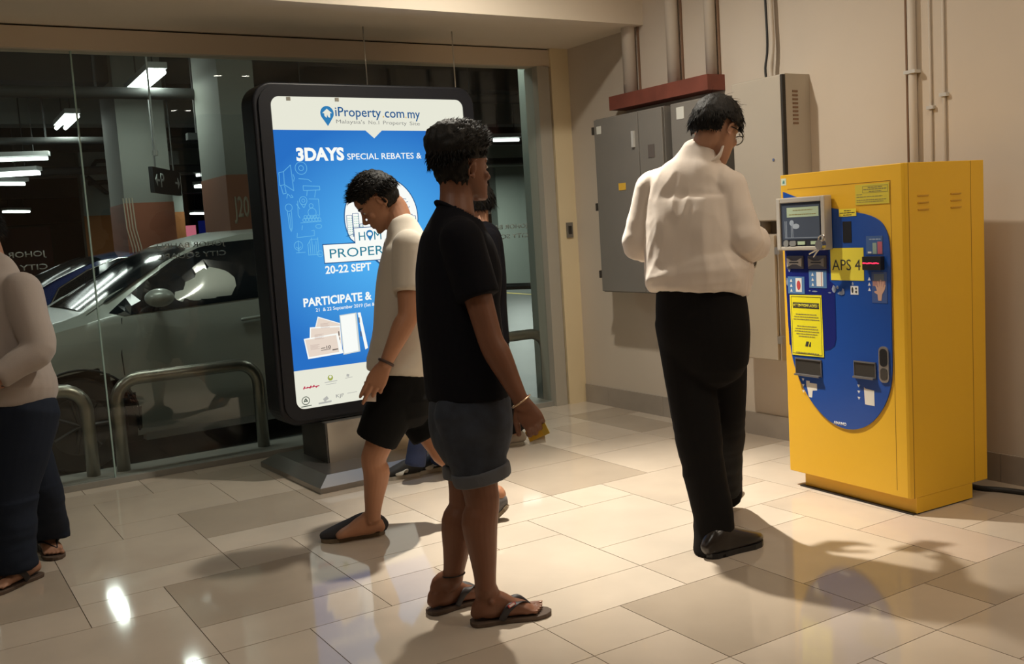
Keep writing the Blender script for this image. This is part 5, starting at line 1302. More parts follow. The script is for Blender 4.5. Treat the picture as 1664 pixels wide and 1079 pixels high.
# glasses
b2 = B()
def HW(x, y, z): return hd + HM @ V((x, y, z))
GB = mat('glasses_black', (0.01, 0.01, 0.01), rough=0.25)
gl_ = B()
for k in (-1, 1):
    pts = [HW(k*.033 + .025*math.cos(a*PI/8), .104 - 0.10*abs(k*.033+.025*math.cos(a*PI/8))**1.5*2, .0 + .019*math.sin(a*PI/8)) for a in range(17)]
    tube(gl_, pts, [.0022]*17, n=6, sub=1)
    tube(gl_, [HW(k*.060, .096, .008), HW(k*.076, .070, .008), HW(k*.080, .02, .006), HW(k*.079, -.008, .002)], [.002]*4, n=6)
tube(gl_, [HW(-.010, .108, .004), HW(0, .112, .006), HW(.010, .108, .004)], [.002]*3, n=6)
go = obj('glasses', gl_, GB, T, world=True)
for k in (-1, 1):
    b2 = B(); vs = [b2.verts.new(HW(k*.033+.023*math.cos(a*PI/8), .1015-0.10*abs(k*.033)**1.5*2, .017*math.sin(a*PI/8))) for a in range(16)]; b2.faces.new(vs)
    obj('lens', b2, pane_mat('lens_clear', (0.95, 0.95, 0.95)), go, world=True)
# shirt
SHIRT = mat('shirt_white', (0.80, 0.70, 0.61), rough=0.8, sheen=0.2, bump=0.04, bscale=300)
bm_ = B()
hem = at(1135, 474, d0+0.0)
torso(bm_, [(hem, .192, .140), (at(1136, 450, d0), .205, .155), (waist, .198, .150), (at(1130, 380, d0+.01), .196, .145), (chest, .198, .135), (at(1126, 305, d0+.01), .180, .115), (at(1130, 285, d0), .140, .100), (at(1134, 268, d0), .100, .088), (at(1137, 250, d0), .073, .072)], rA, flat=(True, False), pw=2.5)
shoulders(bm_, at(1133, 262, d0), (shL, shR), .062, .066)
def sleeve(sh, el, cuff, r0=.070, r1=.062, r2=.058):
    ball(bm_, sh, r0)
    tube(bm_, [sh, sh.lerp(el, .3), sh.lerp(el, .75), el, el.lerp(cuff, .6)], [r0, r0*.97, r1*1.1, r1*1.05, r1], n=20, sub=4, flat1=True)
    dcf = (cuff-el).normalized()
    tube(bm_, [el.lerp(cuff, .35), el.lerp(cuff, .5), el.lerp(cuff, .95), el.lerp(cuff, 1.0)], [r2*.9, r2*1.12, r2*1.15, r2*1.02], n=20, sub=2, flat0=False, flat1=True)
cuR = elR + (wrR-elR)*0.42 - UP*.0; cuL = elL + (wrL-elL)*0.40
sleeve(shL, elL, cuL); sleeve(shR, elR, cuR)
me = remesh(bm_, 0.006, 8)
zc, zh = chest.z, hem.z
folds(me, 0.020, (6, 6, 2.2), 3, rid=0.65, mask=lambda c: min(1, max(0.12, (zc+0.10-c.z)/0.22)))
folds(me, 0.012, (3.2, 3.2, 16), 5, rid=0.35, mask=lambda c: max(0, 1-abs(c.z-(zh+0.05))/0.13))
folds(me, 0.009, (9, 9, 12), 8, rid=0.5, mask=lambda c: max(0, 1-min((c-elR).length, (c-elL).length)/0.16))
folds(me, 0.009, (12, 12, 5), 9, rid=0.75)
sho = put('shirt', me, SHIRT, T)
# collar
nkA = at(1139, 247, d0)
axn = ((hd + HM @ V((0, -.045, -.07))) - nkA).normalized()
e1 = axn.cross(rA).normalized(); e1 = e1 if e1.dot(fA) > 0 else -e1; e2 = rA
b2 = B(); rings_ = []
for a in range(-13, 14):
    th = a/13*math.radians(88)
    dr = (-e1*math.cos(th) + e2*math.sin(th)); rad_ = .081 + .003*math.cos(th)
    base_ = nkA + axn*(.004)
    top_ = .042 - .010*(1-math.cos(th))
    prof_c = [(rad_-.003, 0), (rad_-.003, top_), (rad_+.001, top_+.003), (rad_+.007, top_), (rad_+.014, -.014), (rad_+.010, -.015)]
    rings_.append([b2.verts.new(base_ + dr*r_ + axn*h_) for r_, h_ in prof_c])
for a, b_ in zip(rings_, rings_[1:]):
    for k in range(6): b2.faces.new((a[k], a[(k+1) % 6], b_[(k+1) % 6], b_[k]))
b2.faces.new(rings_[0][::-1]); b2.faces.new(rings_[-1])
obj('collar', b2, SHIRT, sho, world=True, smooth=True)
# trousers
TRO = mat('trousers_black', (0.009, 0.008, 0.008), rough=0.9, spec=0.15, bump=0.05, bscale=250)
bm_ = B()
torso(bm_, [(at(1136, 456, d0), .170, .118), (at(1140, 500, d0), .184, .128), (at(1143, 545, d0), .186, .128), (at(1146, 590, d0+.02), .172, .118)], rA, flat=(True, False))
tube(bm_, [hipL, hipL.lerp(knL, .5), knL, knL.lerp(anL, .45), at(1160, 845, d0), at(1159, 900, d0)-V((0, 0, 0))], [(.100, .10), (.100, .095), (.095, .086), (.080, .078), (.074, .078), (.074, .084)], ref=rA, n=22, sub=4, flat1=True)
tube(bm_, [hipR, hipR.lerp(knR, .5), knR, knR.lerp(anR, .5), anR, anR - UP*.03], [(.100, .10), (.098, .095), (.092, .086), (.078, .080), (.070, .080), (.070, .085)], ref=rA, n=22, sub=4, flat1=True)
me = remesh(bm_, 0.0075, 5)
folds(me, 0.014, (4.5, 4.5, 1.3), 2, rid=0.4)
folds(me, 0.009, (4, 4, 14), 6, rid=0.4, mask=lambda c: 1.0 if c.z < 0.35 else max(0.15, 1-(c.z-.35)/.3))
put('trousers', me, TRO, T)
def shoe(t, heel, toe, m_up, m_sole, s=1.0, low=0.075, tongue=None, m2=None, name='shoe', sole_h=0.022, pitch=0.0, wide=1.0, lab=None):
    f = V((toe.x-heel.x, toe.y-heel.y, 0)); L = f.length; f.normalize()
    if pitch: f = (f*math.cos(pitch) - UP*math.sin(pitch)).normalized()
    r_ = f.cross(UP).normalized(); u = r_.cross(f)
    def W(a, b_, c): return heel + f*(b_*L) + r_*a + u*c
    st = [(.02, .026, .030), (.08, .034, .040), (.22, .040, low/2+.014), (.36, .041, .050), (.52, .045, .041), (.70, .049, .031), (.86, .043, .022), (.97, .026, .016)]
    b2 = B(); tube(b2, [W(0, b_, sole_h*.8+h*.75) for b_, a, h in st], [(a*s*wide, h*s) for b_, a, h in st], ref=r_, n=20, sub=3, pw=2.4)
    up_ = put(name, remesh(b2, 0.005, 2), m_up, t, label=lab)
    b2 = B(); out = []
    prof_ = [(0, .0), (.03, .022), (.10, .033), (.25, .036), (.45, .038), (.60, .044), (.74, .049), (.88, .043), (.96, .028), (1.0, .010)]
    P = [(b_, a) for b_, a in prof_] + [(b_, -a) for b_, a in prof_[::-1][0:]]
    P = [(0, .0)] + [(b_, a) for b_, a in prof_[1:]] + [(b_, -a) for b_, a in prof_[:0:-1]]
    lo = [b2.verts.new(W(a*s*wide*1.04, b_, 0.0005)) for b_, a in P]; hi = [b2.verts.new(W(a*s*wide*1.04, b_, sole_h)) for b_, a in P]
    b2.faces.new(lo); b2.faces.new(hi[::-1])
    for k in range(len(P)): b2.faces.new((lo[k], lo[(k+1) % len(P)], hi[(k+1) % len(P)], hi[k]))
    so = obj('sole', b2, m_sole, up_, world=True)
    return up_, W
LEA = mat('shoe_leather', (0.018, 0.014, 0.012), rough=0.28, spec=0.6)
hA = at_z(1148, 908, 0); tA = at_z(1227, 884, 0)
dv = (tA-hA).normalized(); shoe(T, hA, hA+dv*0.29, LEA, BLK, 1.05, low=0.09)
hB = at_z(1165, 815, 0); dvB = (at_z(1200, 825, 0)-hB).normalized()
hB = anR - UP*anR.z - fA*.05
shoe(T, at_z(1172, 822, 0), at_z(1172, 822, 0) + (HX*.35+HZ*.75).normalized()*.28 + HX*.0, LEA, BLK, 1.05, low=0.09)
# phone in his hands
ph = wrR + fA*.10 - rA*.10 + UP*.02
po = thing('phone', 'dark phone held in front by the man in the white shirt', 'phone', tuple(ph))
bq = bx(-.036, .036, -.075, .075, -.004, .004); M3 = frame(fA*.7+UP*.7, UP*.7-fA*.7)
bmesh.ops.transform(bq, matrix=M3.to_4x4(), verts=bq.verts); bevel(obj('case', bq, BLK, po), .002)
bq = bx(-.032, .032, -.068, .068, .004, .0046); bmesh.ops.transform(bq, matrix=M3.to_4x4(), verts=bq.verts); obj('screen', bq, mat('phone_glass', (0.02, 0.02, 0.025), rough=0.1), po)

# ---------------------------------------------------------------- man in the black T-shirt, seen from the side
d0 = 3.40
gC = at_z(800, 1005, 0)
T = person('person in black t-shirt, rolled denim shorts and flip-flops holding a yellow pack', gC)
SKC = mat('skin_brown', (0.20, 0.085, 0.048), rough=0.48, spec=0.4, var=0.06, vscale=12)
fC = (HX*0.93 + HZ*0.36).normalized(); rC = fC.cross(UP)      # rC points to the camera side
hd = at(751, 275, d0+0.02); s_h = 0.99
HM = frame((HX*0.80 + HZ*0.60 + UP*0.03).normalized(), UP)
neckb = at(741, 350, d0); chest = at(744, 440, d0); waist = at(752, 560, d0); pelv = at(762, 640, d0)
shN = at(750, 392, d0-.17); shF = at(752, 388, d0+.19)
elN = at(797, 552, d0-.20); wrN = at(846, 650, d0-.20)
elF = at(730, 552, d0+.25); wrF = at(770, 640, d0+.28)
hipN = at(757, 665, d0-.08); hipF = at(762, 662, d0+.09)
knN = at(783, 808, d0-.05); anN = at(789, 956, d0-.04)
knF = at(757, 812, d0+.09); anF = at(735, 942, d0+.10)
bm_ = B()
add_head(bm_, hd, HM, s_h)
tube(bm_, [hd + HM @ V((0, -.030, -.03)), hd + HM @ V((0, -.035, -.09)), neckb], [(.054, .058), (.053, .058), (.064, .066)], ref=HM.col[0], n=20)
torso(bm_, [(pelv, .13, .10), (waist, .125, .09), (chest, .145, .105), (neckb-UP*.06, .10, .065), (neckb - UP*.02, .055, .05)], rC)
arm(bm_, shN, elN, wrN, 1.0, 1.06); arm(bm_, shF, elF, wrF)
dh = (at(872, 692, d0-.20)-wrN).normalized()
tipsC = add_hand(bm_, wrN, dh, fC*(-.2)+HZ*.9-UP*.1, (UP*-.55 - HX*.9 + HZ*.3), [(32, 62, 30), (38, 60, 30), (42, 58, 30), (44, 58, 30)], 0.97, thumb=((.55, .75, -.35), (.25, .85, -.45)))
add_hand(bm_, wrF, V((0.0, 0, -1)) + fC*.2, -rC*-1.0, fC, [(20, 25, 15)]*4, 0.97)
leg(bm_, hipN, knN, anN, 1.0, -fC, 1.10); leg(bm_, hipF, knF, anF, 1.0, -fC, 1.10)
zf = 0.017
hN = at_z(772, 1008, zf); tN = at_z(884, 990, zf); dN = (tN-hN).normalized(); tN = hN + dN*0.245
hF = at_z(702, 990, zf); dF = (at_z(822, 952, zf)-hF).normalized(); tF = hF + dF*0.245
add_foot(bm_, anN, hN-UP*.003, tN-UP*.003, 0.97, True, -1); add_foot(bm_, anF, hF-UP*.003, tF-UP*.003, 0.97, True, 1)
put('body', remesh(bm_, 0.004, 2), SKC, T)
face_parts(T, hd, HM, s_h); nails(T, hN-UP*.003, tN-UP*.003, .97, -1); nails(T, hF-UP*.003, tF-UP*.003, .97, 1)
def hlC(d):
    if d.y > 0.74 - 0.10*d.z and d.z < 0.62: return False
    if d.z < 0.05 and d.y > 0.05: return False
    if abs(d.x) > 0.55 and d.y > -0.10 and d.z < 0.12: return False
    return d.z > -0.78
def thC(d):
    top = max(0, d.z-0.30); 
    if d.z < 0.10: return 0.0022 + 0.024*max(0, -d.y)*max(0, d.z+.15)
    return 0.0022 + 0.022*(d.z-.10) + 0.050*top**0.7*(0.75+0.70*max(0, d.y)+0.5*max(0, -d.y)) + 0.024*max(0, -d.y)*max(0, d.z+.15)
add_hair('hair', T, hd, HM, s_h, hlC, thC, lambda d: (d.x*.5, 1.0 if d.z > .4 else -.2, .55 if d.z > .4 else -.9), 2200, 0.024, 9, jag=0.010, lift=0.2)
TEE = mat('tshirt_black', (0.006, 0.006, 0.009), rough=0.9, spec=0.15, bump=0.05, bscale=260)
bm_ = B()
torso(bm_, [(at(760, 650, d0), .185, .128), (at(758, 620, d0), .185, .133), (waist, .175, .133), (at(744, 500, d0), .178, .136), (chest, .185, .138), (at(740, 395, d0), .165, .118), (at(740, 372, d0), .120, .098), (at(741, 346, d0), .078, .072)], rC, flat=(True, False))
seN = at(778, 484, d0-.19); seF = shF.lerp(elF, .55)
shoulders(bm_, at(741, 362, d0), (shN, shF), .064, .068)
ball(bm_, shN, .073); tube(bm_, [shN, shN.lerp(seN, .5), seN], [.073, .072, .072], n=20, flat1=True)
tube(bm_, [shF+(chest-shF)*.3, shF, shF.lerp(seF, .5), seF], [.085, .078, .072, .070], n=20, sub=4, flat1=True)
me = remesh(bm_, 0.007, 10); folds(me, 0.008, (4.5, 4.5, 3), 12, rid=0.4)
nk = at(741, 352, d0); axq = ((hd + HM @ V((0, -.035, -.09)) - nk).normalized() + fC*0.55).normalized(); open_neck(me, nk + axq*.006, axq, .092)
tee = put('tshirt', me, TEE, T)
b2 = B(); axn = (hd + HM @ V((0, -.035, -.09)) - nk).normalized()
axt = axq; e1 = axt.cross(rC).normalized(); e2 = rC
pts = [nk + axt*.006 + e1*(.084*math.cos(a*PI/12)) + e2*(.072*math.sin(a*PI/12)) for a in range(25)]
tube(b2, pts, [(.007)]*25, n=8, sub=1); obj('neckband', b2, TEE, tee, world=True, smooth=True)
DEN = mat('denim_dark', (0.026, 0.033, 0.050), rough=0.85, var=0.35, vscale=14, bump=0.08, bscale=180)
bm_ = B()
torso(bm_, [(at(760, 632, d0), .170, .122), (at(762, 650, d0), .175, .128), (at(764, 690, d0), .178, .135), (at(768, 715, d0), .16, .13)], rC, flat=(True, False))
cN = at(784, 776, d0-.05); cF = at(766, 772, d0+.09)
tube(bm_, [hipN, hipN.lerp(cN, .5), cN], [(.100, .112), (.092, .102), (.080, .090)], ref=rC, n=22, flat1=True)
tube(bm_, [hipF, hipF.lerp(cF, .5), cF], [(.100, .110), (.090, .100), (.078, .086)], ref=rC, n=22, flat1=True)
me = remesh(bm_, 0.007, 4); folds(me, 0.010, (5, 5, 3), 22, rid=0.5)
sh_ = put('shorts', me, DEN, T)
for c_, up_ in ((cN, hipN), (cF, hipF)):
    dd = (c_-up_).normalized(); b2 = B(); tube(b2, [c_-dd*.038, c_-dd*.030, c_+dd*.004, c_+dd*.010], [(.088, .098), (.092, .103), (.090, .101), (.083, .094)], ref=rC, n=28, sub=2, flat0=True, flat1=True)
    me = remesh(b2, .005, 2); put('rolled_cuff', me, mat('denim_inside', (0.10, 0.105, 0.12), rough=0.9, bump=0.08, bscale=180), sh_)
b2 = B(); q = at(738, 654, d0-.155); cyl(b2, q, q - HZ*.004, .007, 12); obj('rivet', b2, STEEL, sh_, world=True)
# flip-flops
FF = mat('flip_flop_sole', (0.10, 0.065, 0.045), rough=0.7); FFS = mat('flip_flop_strap', (0.02, 0.015, 0.018), rough=0.55)
def flipflop(t, heel, toe, s, side, m_s=FF, m_t=FFS, th=0.016, logo=False):
    f = V((toe.x-heel.x, toe.y-heel.y, 0)); L = f.length; f.normalize(); r_ = f.cross(UP).normalized()
    def W(a, b_, c): return V((heel.x, heel.y, 0)) + f*(b_*L) + r_*a + UP*c
    prof_ = [(-.07, 0.0), (-.055, .022), (0.0, .035), (.15, .039), (.35, .036), (.52, .040), (.70, .050), (.85, .051), (.98, .042), (1.07, .022), (1.10, 0.0)]
    P = prof_ + [(b_, -a) for b_, a in prof_[-2:0:-1]]
    b2 = B(); lo = [b2.verts.new(W(a*s, b_, .0005)) for b_, a in P]; hi = [b2.verts.new(W(a*s*1.02, b_, th)) for b_, a in P]
    b2.faces.new(lo); b2.faces.new(hi[::-1])
    for k in range(len(P)): b2.faces.new((lo[k], lo[(k+1) % len(P)], hi[(k+1) % len(P)], hi[k]))
    fo = bevel(obj('flip_flop', b2, m_s, t, world=True), .003)
    post = W(side*.019*s, .80, th+.022); b2 = B()
    def strap(a, b_, sgn):
        p0 = W(sgn*.040*s, .34, th+.002); p1 = W(sgn*.044*s, .46, .045*s+th); p2 = W(sgn*.026*s+side*.004, .64, .050*s+th)
        tube(b2, [p0, p1, p2, post], [(.013, .0028), (.013, .003), (.011, .003), (.006, .003)], ref=f, n=12, sub=5)
    strap(0, 0, 1); strap(0, 0, -1)
    tube(b2, [post, W(side*.019*s, .81, th)], [.004, .004], n=8)
    so = obj('strap', b2, m_t, fo, world=True, smooth=True)
    if logo:
        sg = -side
        p1 = W(sg*.0475*s, .455, .0500*s+th); p2 = W(sg*.040*s, .535, .0555*s+th)
        bq = B(); n_ = (r_*sg*.9+UP*.45).normalized(); tt = (p2-p1).normalized(); bb = tt.cross(n_).normalized()
        for (l_, w_, dn, mm, nm) in ((.030, .0105, .0035, mat('logo_red', (0.45, 0.03, 0.03)), 'red_logo_patch'), (.022, .0065, .0045, mat('logo_pale', (0.65, 0.55, 0.5)), 'pale_logo_mark')):
            bq = B(); c_ = (p1+p2)/2 - n_*.002
            vs = [bq.verts.new(c_ + tt*a*l_/2 + bb*b_*w_/2 + n_*cc) for cc in (0, dn) for a, b_ in ((-1, -1), (1, -1), (1, 1), (-1, 1))]
            for f_ in ((0, 3, 2, 1), (4, 5, 6, 7), (0, 1, 5, 4), (1, 2, 6, 5), (2, 3, 7, 6), (3, 0, 4, 7)): bq.faces.new([vs[k] for k in f_])
            obj(nm, bq, mm, so, world=True)
    return fo
flipflop(T, hN, tN, .97, -1, logo=True); flipflop(T, hF, tF, .97, 1)
# anklet and bracelet
def ringon(t, name, c, ax, r1, r2, w, m, n=24, ref=None):
    ax = V(ax).normalized(); a = (V(ref) - ax*V(ref).dot(ax)).normalized() if ref is not None else ax.orthogonal().normalized(); b_ = ax.cross(a)
    pts = [c + a*r1*math.cos(2*PI*k/n) + b_*r2*math.sin(2*PI*k/n) for k in range(n+1)]
    b2 = B(); tube(b2, pts, [w]*(n+1), n=8, sub=1); return obj(name, b2, m, t, world=True, smooth=True)
ringon(T, 'anklet', knF.lerp(anF, .93), (anF-knF)+HX*.08, .041, .041, .0022, mat('cord_black', (0.015, 0.012, 0.010), rough=0.8))
ringon(T, 'bracelet', elN.lerp(wrN, 1.02)+UP*0.0, (wrN-elN).normalized()+HX*.25-UP*.1, .038, .034, .0026, mat('bracelet_brass', (0.80, 0.58, 0.38), rough=0.3, metal=0.7))
# yellow pack and card in his hand
hc = at(871, 703, d0-.165)
pk = thing('cigarette_pack', 'small yellow pack in the hand of the man in black', 'pack', tuple(hc))
def small_box(name, par, w, h, t_, cen, ex, ez, m):
    ex = V(ex).normalized(); ez = V(ez); ez = (ez-ex*ez.dot(ex)).normalized(); ey = ez.cross(ex)
    bq = bx(-w/2, w/2, -t_/2, t_/2, -h/2, h/2); bmesh.ops.transform(bq, matrix=Matrix((ex, ey, ez)).transposed().to_4x4(), verts=bq.verts)
    bmesh.ops.translate(bq, verts=bq.verts, vec=V(cen)); return bevel(obj(name, bq, m, par), .001)
small_box('pack', pk, .060, .036, .018, (0, 0, 0), HX*.93+UP*.38, UP, mat('pack_yellow', (0.72, 0.42, 0.03), rough=0.35))
small_box('pack_lid', pk, .020, .038, .0186, HX*.028+UP*.011, HX*.93+UP*.38, UP, mat('pack_gold', (0.60, 0.40, 0.05), rough=0.35))
cd_ = at(873, 715, d0-.165)
ck = thing('parking_card', 'white card with small red mark under the yellow pack', 'card', tuple(cd_))
small_box('card', ck, .054, .003, .030, (0, 0, 0), HX*.98+UP*.10, UP*.7-HZ*.7, mat('card_white', (0.72, 0.68, 0.60), rough=0.4))
small_box('card_print', ck, .012, .0034, .010, HX*.004, HX*.98+UP*.10, UP*.7-HZ*.7, mat('card_red', (0.45, 0.15, 0.12), rough=0.4))

# ---------------------------------------------------------------- man in the white T-shirt walking left
d0 = 4.42
T = person('person in white t-shirt and black shorts walking left past the light box, looking down', at_z(640, 865, 0))
SKB = mat('skin_tan', (0.40, 0.19, 0.105), rough=0.5, spec=0.35, var=0.05, vscale=12)
fB = (-HX*0.95 - HZ*0.20).normalized(); rB = fB.cross(UP)      # rB points away from the camera
hd = at(614, 328, d0)
HM = frame((-HX*0.78 - HZ*0.15 - UP*0.62).normalized(), UP)
neckb = at(660, 376, d0); chest = at(662, 450, d0); waist = at(656, 545, d0); pelv = at(652, 618, d0)
shN = at(664, 400, d0-.16); shF = at(650, 400, d0+.17)
elN = at(663, 512, d0-.21); wrN = at(626, 592, d0-.24)
elF = at(640, 515, d0+.24); wrF = at(634, 588, d0+.26)
hipN = at(650, 630, d0-.09); hipF = at(655, 630, d0+.09)
knN = at(608, 742, d0-.08); anN = at(606, 842, d0-.03)
knF = at(720, 735, d0+.10); anF = at(802, 800, d0+.14)
bm_ = B()
add_head(bm_, hd, HM, 1.0)
tube(bm_, [hd + HM @ V((0, -.030, -.03)), hd + HM @ V((0, -.035, -.075)), neckb + fB*.02], [(.052, .056), (.052, .058), (.064, .062)], ref=HM.col[0], n=20)
torso(bm_, [(pelv, .135, .10), (waist, .125, .095), (chest, .145, .105), (neckb-UP*.06, .10, .065), (neckb - UP*.02, .055, .05)], rB)
arm(bm_, shN, elN, wrN, 1.0, 1.12); arm(bm_, shF, elF, wrF)
add_hand(bm_, wrN, at(602, 640, d0-.24)-wrN, HZ*.95+HX*.05, -HX*.9-HZ*.1, [(12, 10, 8), (8, 8, 6), (22, 30, 20), (35, 45, 25)], 1.08, spread=0.02, lens=[.078, .088, .078, .062], thumb=((.10, .9, -.45), (-.15, .9, -.30)))
add_hand(bm_, wrF, V((0, 0, -1)) + fB*.3, rB*-1, fB, [(15, 20, 15)]*4, 1.0)
leg(bm_, hipN, knN, anN, 1.0, -fB, 1.04); leg(bm_, hipF, knF, anF, 1.0, -fB, 1.04)
hN = at_z(622, 866, .018); dN = (at_z(524, 879, .018)-hN).normalized(); tN = hN+dN*.25
add_foot(bm_, anN, hN, tN, .95, False, 1)
hF = at(814, 806, d0+.14); tFp = at_z(772, 842, .02)
dF_ = (tFp-hF).normalized(); tF = hF+dF_*.24
b3 = bm_
tube(bm_, [anF, anF.lerp(hF, .5), hF + dF_*.03, hF+dF_*.10, hF+dF_*.18], [.036, .040, .036, .038, .034], n=16)
put('body', remesh(bm_, 0.004, 2), SKB, T)
face_parts(T, hd, HM, 1.0)
def hlB(d):
    if d.y > 0.70 and d.z < 0.50: return False
    if d.z < 0.10 and d.y > 0.12: return False
    if abs(d.x) > 0.55 and d.y > -0.05 and d.z < 0.16: return False
    return d.z > -0.74
add_hair('hair', T, hd, HM, 1.0, hlB, lambda d: (0.003 + 0.010*max(0, d.z+.3)) if d.z < 0.1 else 0.007 + 0.024*(d.z-.1)**.8, lambda d: (d.x*.3, .6 if d.z > .4 else -.2, .15 if d.z > .4 else -1), 1900, 0.026, 14, lift=0.12)
TEEW = mat('tshirt_white', (0.62, 0.56, 0.47), rough=0.85, sheen=0.1, bump=0.05, bscale=260)
bm_ = B()
torso(bm_, [(at(645, 606, d0), .190, .128), (at(648, 585, d0), .190, .135), (waist, .180, .138), (at(658, 500, d0), .178, .135), (at(660, 450, d0), .180, .125), (at(661, 412, d0), .160, .105), (at(660, 394, d0), .120, .090), (at(655, 368, d0), .074, .068)], rB, flat=(True, False))
seN = at(664, 474, d0-.20); seF = shF.lerp(elF, .6)
shoulders(bm_, at(664, 388, d0), (shN, shF), .06, .064)
ball(bm_, shN, .071); tube(bm_, [shN, shN.lerp(seN, .5), seN], [.071, .070, .070], n=20, flat1=True)
tube(bm_, [shF+(chest-shF)*.3, shF, shF.lerp(seF, .5), seF], [.080, .076, .072, .070], n=20, flat1=True)
me = remesh(bm_, 0.007, 10); folds(me, 0.010, (4.5, 4.5, 2.2), 31, rid=0.5); zz = at(645, 606, d0).z
folds(me, 0.016, (4, 4, 13), 33, rid=0.4, mask=lambda c: max(0, 1-abs(c.z-zz-.05)/.12))
tee = put('tshirt', me, TEEW, T)
bm_ = B()
SHB = mat('shorts_black', (0.006, 0.006, 0.006), rough=0.9, spec=0.15, bump=0.05, bscale=200)
torso(bm_, [(at(648, 596, d0), .176, .122), (at(649, 620, d0), .182, .130), (at(655, 655, d0), .185, .145)], rB, flat=(True, False))
cN = at(611, 716, d0-.08); cF = at(700, 706, d0+.10)
tube(bm_, [hipN, hipN.lerp(cN, .5), cN], [(.110, .108), (.102, .104), (.092, .092)], ref=rB, n=22, flat1=True)
tube(bm_, [hipF, hipF.lerp(cF, .5), cF], [(.110, .108), (.102, .102), (.092, .090)], ref=rB, n=22, flat1=True)
me = remesh(bm_, 0.007, 4); folds(me, 0.012, (4.5, 4.5, 2.5), 36, rid=0.5)
put('shorts', me, SHB, T)
ESP = mat('espadrille_canvas', (0.035, 0.032, 0.035), rough=0.9, bump=0.1, bscale=300); ROPE = mat('rope_sole', (0.19, 0.14, 0.09), rough=0.9, bump=0.3, bscale=180)
hs = at_z(626, 866, 0); dN = (at_z(521, 881, 0)-hs).normalized()
up_, W = shoe(T, hs, hs+dN*.285, ESP, ROPE, 1.05, low=.075, name='espadrille', sole_h=.018)
b2 = B(); tube(b2, [W(.038, .34, .050), W(.025, .42, .062), W(-.025, .42, .062), W(-.038, .34, .050)], [.003]*4, n=8); obj('strap', b2, ESP, up_, world=True)
# rear shoe, heel lifted
f = dF_; L = .275
up_, W = shoe(T, hF - UP*.045 + HX*.035, hF - UP*.045 + HX*.035 + V((dF_.x, dF_.y, 0)).normalized()*L, mat('espadrille_grey', (0.13, 0.12, 0.12), rough=0.9, bump=0.1, bscale=300), ROPE, 1.05, low=.075, name='espadrille', sole_h=.018, pitch=math.radians(38))
ringon(T, 'bracelet', elN.lerp(wrN, .96), (wrN-elN), .034, .030, .0065, mat('bracelet_dark', (0.05, 0.025, 0.018), rough=0.5))
cc = at(602, 644, d0-.215)
ck = thing('ticket_card', 'white card held down in the hand of the man in the white t-shirt', 'card', tuple(cc))
small_box('card', ck, .052, .085, .002, UP*.02, HX*.97+UP*-.10, UP, mat('card_pinkish', (0.72, 0.60, 0.52), rough=0.4))

# ---------------------------------------------------------------- woman in grey at the left edge
d0 = 4.20
T = person('person in loose grey long-sleeved top and dark jeans walking left at the left edge', at_z(45, 935, 0))
fD = (-HX*0.80 - HZ*0.55).normalized(); rD = fD.cross(UP)
hd = at(-48, 372, d0); HM = frame((-HX*.75 - HZ*.55 - UP*.25).normalized(), UP)
neckb = at(-12, 435, d0); chest = at(5, 500, d0); waist = at(18, 590, d0); pelv = at(28, 650, d0)
shN = at(38, 470, d0+.0) ; shN = at(36, 472, d0-.10); shF = at(-48, 470, d0+.12)
elN = at(62, 566, d0-.16); wrN = at(-8, 618, d0-.26)
elF = at(-75, 560, d0-.02); wrF = at(-40, 620, d0-.22)
hipN = at(48, 665, d0-.06); hipF = at(8, 665, d0+.08)
knN = at(22, 800, d0-.10); anN = at(24, 912, d0-.12)
knF = at(62, 790, d0+.12); anF = at(82, 868, d0+.28)
SKD = mat('skin_warm', (0.42, 0.22, 0.14), rough=0.5, spec=0.35)
bm_ = B(); add_head(bm_, hd, HM, .96)
tube(bm_, [hd + HM @ V((0, -.035, -.03)), hd + HM @ V((0, -.04, -.085)), neckb], [.048, .048, .058], n=18)
torso(bm_, [(pelv, .14, .10), (waist, .12, .09), (chest, .13, .09), (neckb-UP*.06, .095, .06), (neckb, .055, .05)], rD)
arm(bm_, shN, elN, wrN, .92); arm(bm_, shF, elF, wrF, .92)
add_hand(bm_, wrN, -HX*.9-UP*.1-HZ*.2, fD*-1, UP, [(25, 30, 20)]*4, .9); add_hand(bm_, wrF, HX*.8-HZ*.3, fD*-1, UP, [(25, 30, 20)]*4, .9)
leg(bm_, hipN, knN, anN, .95, -fD); leg(bm_, hipF, knF, anF, .95, -fD)
h1 = at_z(62, 930, .017); t1 = at_z(8, 952, .017); d1 = (t1-h1).normalized(); t1 = h1+d1*.235
h2 = at_z(68, 885, .017); d2 = (at_z(104, 912, .017)-h2).normalized(); t2 = h2+d2*.235
add_foot(bm_, anN, h1-UP*.003, t1-UP*.003, .92, True, 1); add_foot(bm_, anF, h2-UP*.003, t2-UP*.003, .92, True, -1)
put('body', remesh(bm_, .005, 2), SKD, T); face_parts(T, hd, HM, .96)
add_hair('hair', T, hd, HM, .96, lambda d: not (d.y > .45 and d.z < .5) and d.z > -.75, lambda d: .016+.012*max(0, d.z), lambda d: (d.x*.3, -.3, -1), 1200, .05, 21)
GRY = mat('jersey_grey', (0.40, 0.34, 0.30), rough=0.9, sheen=0.2, bump=0.08, bscale=220)
bm_ = B()
torso(bm_, [(at(22, 655, d0), .200, .145), (at(22, 630, d0), .218, .168), (at(18, 590, d0), .190, .145), (at(8, 535, d0), .178, .140), (chest, .180, .135), (at(-3, 460, d0), .165, .105), (at(-5, 442, d0), .12, .08), (neckb+UP*.01, .072, .066)], rD, flat=(True, False))
